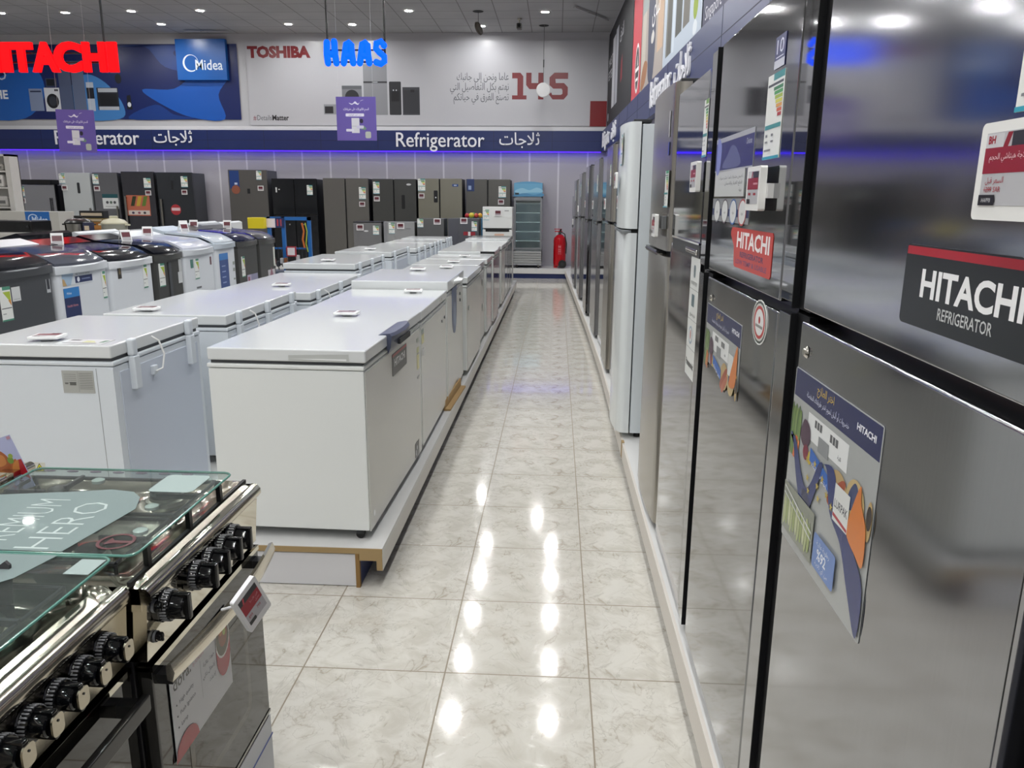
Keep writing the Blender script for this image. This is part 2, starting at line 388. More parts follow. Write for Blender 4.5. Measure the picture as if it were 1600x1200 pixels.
# grey banner
g = '9fa0a4'
o = deco('wall_banner', None, front(-6.55, 3.09, BY), [
    ('r', 0, 0, 7.53, 1.66, 'b4b4b9'),
    ('t', 'TOSHIBA', .03, 1.35, '74101b', dict(w=1.34, h=.205, bold=.06)),
    ('t', '#', .07, .10, '74101b', dict(w=.07, h=.10)), ('t', 'Details', .155, .10, '4a4a4e', dict(w=.31, h=.105)), ('t', 'Matter', .48, .10, '222226', dict(w=.36, h=.105, bold=.03)),
    ('t', ar('عاما ونحن إلى جانبك'), 5.50, .90, '4e4e54', dict(w=1.08, h=.14, al='r')),
    ('t', ar('نهتم بكل التفاصيل التي'), 5.50, .705, '4e4e54', dict(w=1.22, h=.14, al='r')),
    ('t', ar('تصنع الفرق في حياتكم'), 5.50, .505, '4e4e54', dict(w=1.15, h=.14, al='r')),
    ('p', [(5.57, 1.04), (5.74, 1.04), (5.80, .97), (5.80, .60), (5.87, .60), (5.87, .52), (5.57, .52), (5.57, .60), (5.68, .60), (5.68, .93), (5.57, .93)], '74101b'),
    ('p', [(5.86, 1.04), (5.97, 1.04), (5.97, .84), (6.11, .84), (6.11, 1.04), (6.22, 1.04), (6.22, .52), (6.11, .52), (6.11, .72), (5.93, .72), (5.86, .80)], '74101b'),
    ('p', [(6.72, 1.04), (6.44, 1.04), (6.34, .95), (6.34, .80), (6.42, .73), (6.59, .73), (6.61, .70), (6.61, .63), (6.58, .61), (6.40, .61), (6.38, .66), (6.33, .62), (6.41, .52), (6.64, .52), (6.72, .61), (6.72, .76), (6.64, .84), (6.47, .84), (6.46, .92), (6.72, .92)], '74101b'),
    ('r', 7.19, -.01, .34, .5, '7a0812'),
    ('r', 1.60, .22, .26, .2, '8a8c90'), ('r', 1.62, .24, .18, .14, '26282c'),
    ('r', 2.0, .45, .42, .34, '76787d'), ('r', 2.0, .72, .42, .07, '5c5e63'), ('e', 2.21, .56, .15, .15, '2a2c30'),
    ('r', 2.46, .21, .50, 1.0, '85868b'), ('r', 2.46, .84, .50, .035, '333438'), ('r', 2.66, .85, .1, .015, 'b9babd'),
    ('rr', 3.0, .21, .25, .66, .02, '2c2d31'), ('r', 3.04, .48, .17, .2, '141518'), ('e', 3.09, .70, .014, .014, 'c0c0c4'), ('e', 3.15, .70, .014, .014, 'c0c0c4'),
    ('r', 3.28, .21, .36, .55, '3d3e43'), ('r', 3.3, .24, .32, .46, '313237'), ('r', 3.45, .66, .08, .05, '1a1b1e')])
tag(o, 'long light grey wall banner with red words and pictured appliances', 'banner')
# ---------------------------------------------------------------- banners of the side wall
MRb = lambda y, z=3.02: MR(y, z, .02)
o = deco('wall_banner', None, MRb(16.8), [('r', 0, 0, 4.2, 1.8, '1e1e23'), ('r', .9, .3, .5, 1.25, 'b9bac0'), ('r', 1.5, .3, .45, 1.3, '9fa0a8'), ('r', 1.42, .3, .05, 1.25, '5b5c64'),
    ('t', 'MAKE IT', .1, 1.15, 'd9d9de', dict(h=.16)), ('t', 'BETTER', .1, .9, 'd9d9de', dict(h=.16)), ('e', .25, .2, .1, .08, 'a8a8b0'),
    ('p', [(2.5, .55), (2.75, .6), (2.7, 1.0), (2.5, .9)], '7c1f2a'), ('t', ar('الفرق'), 2.2, 1.3, 'c9c9ce', dict(h=.2))], gloss=.65)
tag(o, 'dark wall banner with pictured tall pale fridge beside the far corner', 'banner')
o = deco('wall_banner', None, MRb(12.55), [('r', 0, 0, 1.0, 1.8, 'c2404c'), ('e', .62, .42, .24, .34, 'e8e6e6'), ('e', .62, .42, .2, .29, '3a3338'), ('r', .45, .38, .34, .05, 'e8e6e6'), ('r', .5, .25, .24, .04, 'e8e6e6'), ('p', [(.62, .44), (.7, .46), (.62, .62)], 'e8e6e6')], gloss=.65)
tag(o, 'red wall banner with white oval emblem on the side wall', 'banner')
o = deco('wall_banner', None, MRb(11.52), [('r', 0, 0, 2.0, 1.8, 'a59b94'), ('r', .1, .2, .35, .8, 'b9b3a8'), ('r', .1, 1.0, .5, .7, '9aa3a2'), ('p', blob([(.8, .1), (1.2, .05), (1.35, .6), (1.15, 1.1), (.9, 1.6), (.65, 1.1), (.7, .5)]), '3e4258'),
    ('p', blob([(.1, .05), (.5, .1), (.7, .3), (.4, .38), (.15, .25)]), '9a6a48'), ('r', 1.5, .3, .45, 1.4, 'c2a58c'), ('t', ar('شاي'), 1.0, .75, 'e4e4e6', dict(h=.25)), ('e', 1.1, .55, .14, .07, 'c9c6c2')], gloss=.65)
tag(o, 'wall banner picturing a kitchen with warm food colours above the fascia', 'banner')
o = deco('wall_banner', None, MRb(9.5), [('r', 0, 0, 2.15, 1.8, 'b4bfcc'), ('r', .18, .12, .36, 1.6, '54544e'), ('r', .22, .12, .03, 1.6, '8c8c84'), ('r', .78, .22, .36, 1.5, '4b4d48'), ('r', 1.22, .22, .34, 1.5, '6a6760'), ('r', .6, .1, .12, 1.6, 'c6d0da'),
    ('e', 1.85, .30, .11, .12, '8ea22c'), ('p', blob([(1.78, .06), (1.92, .06), (1.95, .13), (1.85, .18), (1.76, .14)]), 'd3d9df'), ('r', 0, 0, 2.15, .03, 'd9dee4'), ('r', 0, 0, .03, 1.8, 'd9dee4')], gloss=.65)
tag(o, 'pale blue wall banner with pictured fridges and a small green round mark', 'banner')
o = deco('wall_banner', None, MRb(7.3), [('r', 0, 0, 6.5, 1.8, '47475e'), ('t', 'Singapore', .10, .07, 'c9c9d2', dict(h=.11))], gloss=.65)
tag(o, 'plain slate blue wall banner with one small white word low on it', 'banner')
b = MB(); b.box(0, 4.0, -.02, .4, -.10, -.04, mat('3a3f5c', .4), M=MR(7.3, 2.6, .0))

# ---------------------------------------------------------------- ceiling lights
lampm = mat('fafaf8', .5, emit=LAMP); ringm = mat('dcdad4', .4)
ring_b = MB().lathe([(.065, .0), (.074, -.010), (.105, -.006), (.108, .0)], ringm, 24, caps=False)
lens_b = MB().lathe([(.001, -.004), (.066, -.004), (.066, .002)], lampm, 20, caps=False)
_rl = []
def downlight(x, y, label, group=None):
    if not _rl:
        o = ring_b.build('ceiling_downlight'); l = lens_b.build('lens', o); _rl.extend([o, l])
    else:
        o = _rl[0].copy(); l = _rl[1].copy(); C.objects.link(o); C.objects.link(l); l.parent = o
    o.location = (x, y, HC-.001); tag(o, label, 'ceiling light', group)
seen = {(-10.4, 15.0): 'lit ceiling downlight farthest along towards the red lettering side, front row', (-9.16, 15.0): 'lit ceiling downlight above the blue banner, between its row neighbours near the red lettering rod',
        (-7.86, 14.92): 'lit ceiling downlight just beside the rod of the red lettering, front row', (-6.56, 14.9): 'lit ceiling downlight over the square blue sign, front row', (-7.85, 16.0): 'lit ceiling downlight nearest the far wall above the blue banner',
        (-5.32, 16.05): 'dim ceiling downlight near the far wall above the red word of the grey banner', (-4.07, 16.1): 'lit ceiling downlight between the two rods of the blue lettering, near the far wall', (-2.75, 15.0): 'lit ceiling downlight in the gap between the blue lettering rods and the tilted lamp',
        (-1.55, 16.3): 'lit ceiling downlight right beside the dark tilted hanging lamp', (-.29, 15.15): 'lit ceiling downlight over the red number on the grey banner'}
for (x, y), l in seen.items(): downlight(x, y, l)
for j in range(17):
    for i in range(10):
        if i > 1 and (i % 2 or (i//2+j) % 2): continue
        x = .02-1.25*i; y = 13.75-1.28*j
        downlight(x, y, 'one of the recessed ceiling downlights over the shop floor nearer than the far wall rows', 'ceiling downlights over the shop floor')
# dark open sockets, swivel lamp, hanging disc, camera
def socket(x, y, label):
    o = MB().lathe([(.001, -.006), (.09, -.006), (.1, 0)], mat('141312', .7), 20, caps=False).build('open_ceiling_socket'); o.location = (x, y, HC-.001); tag(o, label, 'ceiling socket')
socket(-1.5, 15.1, 'dark open ceiling socket above the tilted hanging lamp'); socket(-.33, 16.3, 'dark open ceiling socket from which the white disc hangs')
t = thing('hanging_lamp', 'tilted dark round lamp hanging loose from the ceiling by a wire', 'lamp', (-1.5, 15.15, 4.62))
M = Matrix.Rotation(R(70), 4, 'Y') @ Matrix.Rotation(R(20), 4, 'X')
MB().lathe([(.11, .03), (.12, .0), (.1, -.02), (.02, -.03)], mat('3a352e', .5), 24, M=M).build('lamp_housing', t)
MB().tube([(0, 0, .03), (.0, -.02, .15), (0, -.03, .28)], .004, RUBBER).build('wire', t)
t = thing('hanging_disc', 'white disc dangling on a long cable in front of the red number', 'disc', (-.32, 16.2, 3.70))
MB().lathe([(.001, .015), (.13, .012), (.14, 0), (.13, -.012), (.001, -.015)], mat('cfcfd0', .4), 28, M=Matrix.Rotation(R(90), 4, 'X')).build('disc_plate', t)
MB().tube([(0, 0, .13), (0, 0, .5), (.0, 0, 1.19)], .005, mat('555555', .6)).build('cable', t)
MB().cyl((0, 0, .42), (0, 0, .56), .012, DARK).build('cable_weight', t)
t = thing('security_camera', 'small dark security camera under the ceiling near the far wall', 'camera', (-.78, 15.7, HC))
MB().cyl((0, 0, -.001), (0, 0, -.09), .012, mat('b9b4a6', .5)).cyl((0, 0, -.02), (0, 0, -.001), .04, mat('b9b4a6', .5)).build('bracket', t)
MB().box(-.05, .05, -.1, .08, -.19, -.09, mat('2c2a26', .4), .02).cyl((0, -.101, -.14), (0, -.112, -.14), .03, BLACKG).build('camera_body', t)
def lifted(x, y, sx, sy, tilt, ax, label):
    o = MB().box(-sx/2, sx/2, -sy/2, sy/2, -.012, .0, CEIL).build('ceiling_tile'); o.location = (x, y, HC-.03); o.rotation_euler = (tilt, 0, ax); tag(o, label, 'ceiling tile')
lifted(.55, 15.2, .05, 1.2, 0, R(-32), 'narrow slipped ceiling strip near the side wall corner')
lifted(-7.2, 16.55, .9, .06, 0, R(4), 'narrow slipped ceiling strip above the square blue sign')

# ---------------------------------------------------------------- hanging signs
RED = mat('ff0810', .5, emit=1.1); REDS = mat('d9a0a0', .4)
t = thing('illuminated_lettering', 'glowing red block letters hanging from a ceiling rod', 'sign', (-8.45, 11, 3.28))
for ch, x, wd in zip('HITACHI', (.43, .77, .89, 1.20, 1.52, 1.93, 2.28), (.32, .13, .33, .38, .39, .32, .13)):
    bb = MB().text(ch, 0, 0, RED, front(x, 0, 0), w=wd, h=.345, bold=.05, ext=.05, res=4)
    bb.build('letter', t, smooth=0)
for zz in (.1, .22): MB().box(0, 2.3, .03, .05, zz, zz+.02, BLACK).build('rail', t)
MB().cyl((2.21, .045, .3), (2.21, .045, 1.62), .016, DARK).build('rod', t); MB().cyl((.3, .045, .3), (.3, .045, 1.62), .016, DARK).build('rod', t)
t = thing('illuminated_lettering', 'glowing blue rounded letters hanging from two black rods', 'sign', (-3.17, 11, 3.33))
BLUE = mat('004cff', .4, emit=1.5)
def bubble(strokes, r, x0):
    b = MB()
    for s in strokes:
        b.tube([(x0+u, 0, v) for u, v in s], r, BLUE, 12)
        for u, v in (s[0], s[-1]): b.lathe([(r*math.sin(R(a)), -r*math.cos(R(a))) for a in (1, 30, 60, 90, 120, 150, 179)], BLUE, 12, M=Matrix.Translation((x0+u, 0, v)), caps=False)
    return b
Hs = [[(.035, .3), (.03, .15), (.04, .04)], [(.135, .31), (.14, .15), (.155, .04)], [(.03, .17), (.09, .15), (.14, .17)]]
As = [[(.03, .04), (.06, .2), (.075, .28), (.11, .30), (.14, .27), (.145, .15), (.16, .04)], [(.05, .13), (.14, .13)]]
Ss = [[(.15, .26), (.11, .31), (.05, .29), (.04, .22), (.09, .17), (.15, .12), (.15, .06), (.10, .03), (.04, .05)]]
for st, x0 in ((Hs, .0), (As, .225), (As, .445), (Ss, .66)): bubble(st, .043, x0).build('letter', t, smooth=60)
for zz in (.05, .2): MB().box(.05, .8, .04, .055, zz, zz+.02, BLACK).build('rail', t)
for xx in (.03, .81): MB().cyl((xx, .048, .05), (xx, .048, 1.57), .014, BLACK).build('rod', t)
PUR = '6a5aa8'
def purple(x, y, z, rz, label):
    t = deco('hanging_card', None, front(-.28, -.58, 0), [('r', 0, 0, .56, .58, PUR), ('p', blob([(.18, .5), (.23, .49), (.27, .52), (.31, .49), (.35, .53), (.39, .54), (.34, .52), (.31, .475), (.26, .49), (.22, .475)]), 'e6e2f2'),
        ('t', ar('قسم فاتورتك على طريقتك'), .28, .405, 'dcd6ee', dict(w=.36, h=.03, al='c', bold=.02)), ('rr', .13, .32, .26, .04, .01, 'e4e0f0'), ('t', ar('من غير فوائد'), .26, .333, '6a5aa8', dict(w=.18, h=.016, al='c')),
        ('r', .21, .10, .11, .2, 'd9d8de'), ('r', .215, .19, .1, .004, '9a98a6'), ('e', .35, .26, .025, .03, '2d2a3a'), ('p', [(.33, .2), (.38, .2), (.42, .16), (.40, .14), (.34, .15)], '6f8f7a'), ('rr', .13, .12, .11, .035, .01, 'e4e0f0'), ('rr', .28, .16, .1, .04, .01, 'cfcbe0'), ('rr', .40, .03, .08, .09, .02, 'b9bdb4')], base=.006)
    t.location = (x, y+.2, z); t.rotation_euler = (0, R(rz), 0); tag(t, label, 'sign')
    for u in (-.24, .24): MB().cyl((u, -.003, -.01), (u, -.003, HC-z), .0012, mat('c9c9c9', .3), seg=6).build('thread', t)
purple(-2.82, 11, 2.965, 0, 'hanging purple card below the glowing blue letters'); purple(-6.87, 11, 2.79, 1.2, 'hanging purple card below the glowing red letters')

# ---------------------------------------------------------------- display platforms
t = thing('display_platform', 'long white display platform under the chest freezers with raw board edge', 'platform')
MB().box(-2.75, -.70, 2.94, 13.9, .155, .18, DECK).build('deck', t)
MB().box(-3.7, -2.75, 12.6, 13.9, .155, .18, DECK).build('deck', t)
MB().box(-.715, -.70, 2.94, 13.9, .08, .155, mat('cfcdc8', .4)).build('lip', t)
MB().box(-2.75, -.80, 2.955, 13.88, 0, .155, NAVY).build('kick_base', t)
MB().box(-2.75, -.815, 2.945, 2.955, .004, .148, mat('d6d6da', .5)).build('end_panel', t)
MB().box(-2.75, -.70, 2.936, 2.94, .155, .179, MDF).box(-.725, -.701, 2.936, 2.94, .082, .155, MDF).box(-.815, -.798, 2.936, 2.955, 0, .155, mat('8a6a3c', .8)).box(-.80, -.725, 2.936, 2.94, .125, .155, MDF).build('board_edge', t, 'raw brown fibreboard edge')
# right platform follows the bent line of the lip
LIP = [(-1.0, .445), (4.45, .42), (6.7, .415), (9.0, .375), (16.09, .19)]
for k, ((y0, x0), (y1, x1)) in enumerate(zip(LIP[:-1], LIP[1:])):
    t = thing('display_platform', ('white platform section under the nearest tall fridges', 'white platform section under the bulging white fridge', 'short white platform section just beyond the bulging white fridge', 'white platform section bending towards the aisle under the farthest side wall fridges')[k], 'platform', (0, 0, 0), 0, 'platform sections along the side wall')
    def strip(off, z0, z1, m, name, d=.012):
        return MB().add([(x0+off, y0+.004, z0), (x1+off, y1-.004, z0), (x1+off, y1-.004, z1), (x0+off, y0+.004, z1), (x0+off+d, y0+.004, z0), (x1+off+d, y1-.004, z0), (x1+off+d, y1-.004, z1), (x0+off+d, y0+.004, z1)],
                  [(0, 3, 2, 1), (4, 5, 6, 7), (0, 1, 5, 4), (3, 7, 6, 2), (0, 4, 7, 3), (1, 2, 6, 5)], m).build(name, t, smooth=0)
    strip(0, .08, .18, mat('cfc9c2', .4), 'lip'); strip(.09, 0, .155, NAVY, 'kick_base')
    p = [(x0+.012, y0), (x1+.012, y1), (xw(y1)-.01, y1), (xw(y0)-.01, y0)]
    MB().prism(p[::-1], .02, DECK, Matrix.Translation((0, 0, .16))).build('deck', t, smooth=0)
    if k == 1: MB().box(.418, .434, 4.47, 4.52, .085, .184, MDF).build('board_edge', t, 'broken brown board edge at the joint')
t = thing('display_platform', 'white and navy display platform along the far wall', 'platform')
MB().box(-12, .9, 16.1, YB-.012, .10, .2, DECK).build('deck', t); MB().box(-12, .9, 16.14, YB-.012, 0, .1, NAVY).build('kick_base', t)
t = thing('display_platform', 'low white platform under the top loading washing machines', 'platform')
MB().box(-4.4, -3.0, 3.4, 9.3, .05, .18, DECK, .004).build('deck', t); MB().box(-4.36, -3.05, 3.45, 9.25, 0, .05, NAVY).build('kick_base', t)

# ---------------------------------------------------------------- small shared pieces
def eprice(parent, M, tilt=0, nm='price_tag', label=None, big=False):
    """electronic price tag: frame and screen; M puts its lower-left corner"""
    f = MB(); W_, H_ = .115, .092
    f.prism(rr(0, 0, W_, H_, .006), .014, mat('e6e6e4', .35), M)
    o = f.build(nm, parent, label, smooth=30)
    M2 = M @ Matrix.Translation((.012, .014, .0141))
    it = [('r', 0, 0, .091, .068, 'b6b6ba'), ('r', 0, .054, .03, .013, 'c9c9cc'), ('p', [(.03, .054), (.038, .054), (.044, .067), (.036, .067)], '8a1522'), ('r', .044, .054, .047, .013, '2a2a30'), ('r', 0, .03, .091, .024, '8e1a2c')]
    if big: it += [('t', 'BH', .004, .058, 'a01828', dict(h=.007, bold=.03)), ('t', ar('ثلاجة هيتاشي الحجم')+' 14.3', .087, .043, 'e8c8cc', dict(h=.0055, al='r')), ('t', ar('فضي'), .087, .034, 'e8c8cc', dict(h=.005, al='r')),
                   ('t', ar('السعر قبل'), .008, .021, 'a01828', dict(h=.0055)), ('t', '1299 SAR', .008, .0125, 'a01828', dict(h=.0052)), ('r', .007, .0145, .013, .0006, 'a01828')]
    else: it += [('r', .05, .04, .035, .004, 'c98a94'), ('r', .012, .018, .02, .005, 'a01828'), ('r', .055, .018, .02, .005, 'a01828')]
    it += [('p', [(0, 0), (.028, 0), (.030, .004), (.028, .01), (0, .01)], '18181c')]
    if big: it += [('t', 'HAPPII', .006, .003, 'c8c8cc', dict(h=.004))]
    deco('screen', o, M2, it, base=.0004)
    return o
def energy(parent, X, Z, w, h, Y, top='2c8c8c', label=None, dots=True):
    """energy label sticker"""
    it = [('r', 0, 0, w, h, 'e6e8e4'), ('r', w*.35, h*.92, w*.65, h*.08, top), ('r', w*.05, h*.86, w*.9, h*.03, '33363a')]
    for k, c in enumerate(('2f7d4a', '3f9a4e', 'a9bd3e', 'd6d24a', 'e0a040', 'd0603a', 'b23030')):
        it.append(('r', w*(.4+.055*k), h*(.80-.052*k), w*(.55-.055*k), h*.04, c))
    it += [('r', w*.03, h*.36, w*.94, h*.05, '3a8f92'), ('r', w*.1, h*.27, w*.12, h*.03, '7a7c7e'), ('r', w*.45, h*.27, w*.12, h*.03, '7a7c7e'), ('r', w*.1, h*.2, w*.15, h*.02, '7a7c7e'), ('r', w*.45, h*.2, w*.15, h*.02, '7a7c7e'),
           ('r', w*.08, h*.1, w*.4, h*.02, '7a7c7e'), ('r', 0, 0, w, h*.035, '2f9ab0')]
    return deco('energy_label', parent, front(X, Z, Y), it, label)
def grade(parent, X, Z, w, h, Y):
    it = [('r', 0, 0, w, h, 'e2e4e0'), ('r', w*.3, h*.9, w*.7, h*.1, '4f8f78'), ('p', [(w*.3, h*.85), (w*.95, h*.85), (w*.95, h*.5)], 'a9bd3e'), ('p', [(w*.7, h*.6), (w*.95, h*.6), (w*.95, h*.42)], 'd08a3a'), ('r', w*.05, h*.36, w*.9, h*.025, '4a4c4e'), ('r', w*.1, h*.2, w*.3, h*.03, '9a9c9e'), ('r', 0, 0, w, h*.05, '4f8f78')]
    return deco('energy_label', parent, front(X, Z, Y), it)

# ---------------------------------------------------------------- upright fridges, side wall
ZP = .182
SIL = steel('8f9093', .06, .97, .02, name='brushed_graphite'); SILB = steel('9c9da1', .11, .97, .02, name='brushed_silver'); SILD = steel('828387', .06, .97, .04, name='dark_steel')
GLS = mat('8a8b8e', .03, .9); BRN = steel('a5a19a', .25, .9, .06, name='warm_steel')
def lxf(yc): return lambda y: yc-y
def hit_fridge(y0, y1, xf, seam, top, label, door=SIL, stripm=GLS, sw=.078, gw=.065, extra=None):
    yc = (y0+y1)/2; W_ = y1-y0; t = thing('refrigerator', label, 'refrigerator', (xf, yc, ZP), -R(90), 'upright fridges along the side wall')
    H_ = top-ZP; sz = seam-ZP; h = W_/2
    MB().box(-h+.01, h-.01, .075, .68, .03, H_-.01, mat('2b2d30', .4), .006).build('cabinet', t)
    for nm, z0, z1 in (('upper_door', sz+.010, H_), ('lower_door', .045, sz-.010)):
        b = MB().box(-h+sw+gw, h, 0, .07, z0, z1, door, .005, 3)
        b.box(-h, -h+sw, .0, .07, z0+(.004 if z0 > .5 else 0), z1, stripm if nm == 'upper_door' else door, .002)
        b.box(-h+sw-.001, -h+sw+.003, -.001, .07, z0-.006, z1+.004, BLACKM)
        b.box(-h+sw-.004, -h+sw+gw+.006, .012, .07, z0-.006, z1+.006, BLACKM)
        b.build(nm, t, smooth=40)
    MB().box(-h+.03, h-.03, .05, .09, sz-.012, sz+.012, BLACK).build('door_gasket', t)
    for sx in (-1, 1): MB().cyl((sx*(h-.06), .12, -.002), (sx*(h-.06), .12, .04), .02, RUBBER).build('foot', t)
    return t, yc, h, sz
XF = .445
# F0, only its far edge shows
F0, yc0, _, _ = hit_fridge(-.19, .672, XF+.02, 1.40, 2.0, 'dark glass fronted fridge nearest the viewer, only its edge showing', door=mat('23263a', .08, .3))
# F1
F1, yc1, h1, s1 = hit_fridge(.687, 1.553, XF, 1.405, 2.01, 'large brushed silver fridge with black brand plate and food poster on the lower door', door=SILB)
X = lxf(yc1)
deco('brand_plate', F1, front(X(1.014), 1.452-ZP+.004, -.0005), [('rr', 0, 0, .335, .098, .008, '15191d'), ('r', .002, .086, .331, .010, 'a8152a'), ('t', 'HITACHI', .048, .038, 'f0f0f2', dict(w=.214, h=.032, bold=.03, res=4)), ('t', 'REFRIGERATOR', .098, .016, 'c2c4c4', dict(w=.116, h=.0135, bold=.01))], 'black and red brand plate', base=.002)
eprice(F1, front(X(.827), 1.588-ZP, -.012), label='white framed price tag', big=True)
MB().box(X(.80), X(.75), -.012, .0, 1.60-ZP, 1.66-ZP, BLACK).build('tag_clip', F1)
energy(F1, X(.82), 1.69-ZP, .10, .14, -.0005, '1f8a5a')
MB().lathe([(.0, .006), (.006, .006), (.008, .003), (.011, .0)], CHROME, 18, M=front(X(1.363), 1.346-ZP, -.001)).build('lock', F1)
def poster(parent, X0, Z0, W_, H_, label, short=False):
    s = W_/.39; v = lambda z: z*s
    A = lambda pts: [(a*s, v(b)) for a, b in pts]
    T = .33 if not short else .17
    it = [('rr', 0, 0, W_, H_, .006, 'a3a6a6')]
    nb = H_/s-.052
    it += [('r', .003, v(nb), W_-.006, v(.05), '262c58'), ('t', ar('اختر الطازج'), .16*s, v(nb+.031), 'b59a4e', dict(h=.013*s, al='c', bold=.02)), ('t', ar('خضروات أو ألبان لحوم اختر طريقتك المفضلة'), .17*s, v(nb+.012), 'd4d6e2', dict(w=.2*s, h=.009*s, al='c')), ('t', 'HITACHI', .30*s, v(nb+.022), 'e8e8ee', dict(w=.07*s, h=.010*s, bold=.03)),
           ('r', .09*s, v(nb-.055), .19*s, v(.045), 'dfe1e2')]
    for k in range(3): it += [('r', (.125+.013*k)*s, v(nb-.028), .010*s, v(.013), '5a5c60'), ('r', (.20+.013*k)*s, v(nb-.030), .010*s, v(.013), '5a5c60')]
    it += [('t', ar('دقيقة'), .165*s, v(nb-.042), '3a3c50', dict(h=.006*s)), ('t', ar('ثانية'), .24*s, v(nb-.045), '3a3c50', dict(h=.006*s)),
           ('r', .15*s, v(nb-.062), .05*s, v(.026), '8a8d90'),
           *[('p', A(blob([(.004+.007*q, nb-.105), (.001+.008*q, nb-.04), (.006+.009*q, nb-.012-.006*(q % 2)), (.013+.009*q, nb-.035), (.012+.008*q, nb-.1)], 3)), ('4f6a3c', '6a844a', '5a7442', '7d9458')[q % 4]) for q in range(6)],
           ('p', A([(.025, nb-.11), (.035, nb-.112), (.047, nb-.07), (.035, nb-.068)]), 'd0693a'), ('p', A([(.042, nb-.115), (.05, nb-.115), (.058, nb-.075), (.05, nb-.073)]), 'da7a44'),
           ('p', A(blob([(.06, nb-.06), (.075, nb-.028), (.105, nb-.035), (.11, nb-.06), (.085, nb-.075)])), '4a3246'),
           ('e', .095*s, v(nb-.082), .014*s, v(.014), '7a2038'), ('e', .118*s, v(nb-.085), .009*s, v(.012), 'cdb54a'),
           ('e', .255*s, v(nb-.092), .04*s, v(.032), 'b59a6a'), ('e', .325*s, v(nb-.085), .036*s, v(.036), 'bfa878'), ('e', .38*s, v(nb-.09), .01*s, v(.03), 'b59a6a'),
           ('p', A(blob([(.215, nb-.115), (.27, nb-.07), (.285, nb-.078), (.24, nb-.125)])), 'a0523a'), ('p', A(blob([(.235, nb-.12), (.28, nb-.085), (.29, nb-.095), (.25, nb-.132)])), 'b5664a'),
           ('p', A(blob([(.30, nb-.08), (.32, nb-.055), (.335, nb-.065), (.325, nb-.09), (.31, nb-.1)])), '3e4a6e'), ('e', .38*s, v(nb-.085), .009*s, v(.018), '38302e'),
           ('p', A([(.12, nb-.065), (.22, nb-.085), (.22, nb-.108), (.12, nb-.088)]), '2a62b4'), ('t', ar('اختر طريقتك'), .13*s, v(nb-.092), 'e8ecf4', dict(w=.08*s, h=.009*s, rot=-.2))]
    if not short:
        it += [('p', A(blob([(.01, .20), (.02, .205), (.05, .15), (.09, .10), (.13, .095), (.165, .15), (.185, .2), (.165, .195), (.14, .155), (.115, .135), (.085, .15), (.04, .2)])), '27346c'), ('p', A(blob([(.18, .2), (.205, .2), (.235, .14), (.29, .11), (.335, .055), (.382, .005), (.384, .085), (.335, .125), (.275, .155), (.235, .21)])), '27346c'),
               ('p', A(blob([(.095, .12), (.12, .098), (.145, .11), (.13, .125), (.11, .13)])), '18204a')]
        for k, (a, c) in enumerate(((.11, .185), (.15, .19), (.19, .178), (.12, .155), (.17, .158), (.215, .16), (.13, .135), (.18, .14), (.24, .15))):
            it.append(('p', [(a*s+.008*s*math.cos(R(90+36*q))*(1 if q % 2 == 0 else .42), v(c)+.008*s*math.sin(R(90+36*q))*(1 if q % 2 == 0 else .42)) for q in range(10)], 'b5a04e'))
        it += [('p', A(blob([(.31, .14), (.325, .19), (.345, .225), (.352, .2), (.376, .17), (.378, .115), (.35, .12)])), 'd07a3c'), ('r', .250*s, v(.135), .062*s, v(.06), 'd8dad8'), ('t', 'LURPAK', .254*s, v(.158), '5a5a60', dict(w=.054*s, h=.013*s, bold=.02)), ('p', A([(.251, .142), (.311, .137), (.311, .142), (.251, .148)]), 'a83a44'),
               ('r', .005*s, v(.02), .17*s, v(.09), '7f8478')]
        for k in range(11): it.append(('p', A(blob([(.012+.014*k, .03+.008*(k % 3)), (.022+.014*k, .035), (.024+.014*k, .07+.012*(k % 2)), (.014+.014*k, .085)], 3)), ('a3ad7c', '8c9a5e', 'b7bd94')[k % 3]))
        it += [('p', A([(.012, .1), (.17, .07), (.17, .074), (.012, .104)]), 'c5c8c4'), ('p', A([(.012, .088), (.17, .058), (.17, .061), (.012, .091)]), 'c5c8c4'),
               ('rr', .185*s, v(.025), .1*s, v(.06), .006, '5f7fbc'), ('t', '%92', .205*s, v(.045), 'dfe6f2', dict(h=.018*s, bold=.02)), ('t', ar('رطوبة عالية'), .20*s, v(.068), 'cdd8ea', dict(w=.06*s, h=.008*s)), ('t', ar('من أي ثلاجة'), .20*s, v(.033), 'cdd8ea', dict(w=.06*s, h=.007*s))]
    else:
        it += [('rr', .29*s, v(.02), .05*s, v(.05), .003, 'd8dad8'), ('p', A(blob([(.31, .005), (.36, .09), (.375, .09), (.375, .02), (.35, .0)])), 'd07a3c')]
    return deco('poster_sticker', parent, front(X0, Z0, -.0005), it, label, base=.0008, gloss=.16)
poster(F1, X(1.408), .985-ZP, .39, .327, 'food collage poster with navy heading')
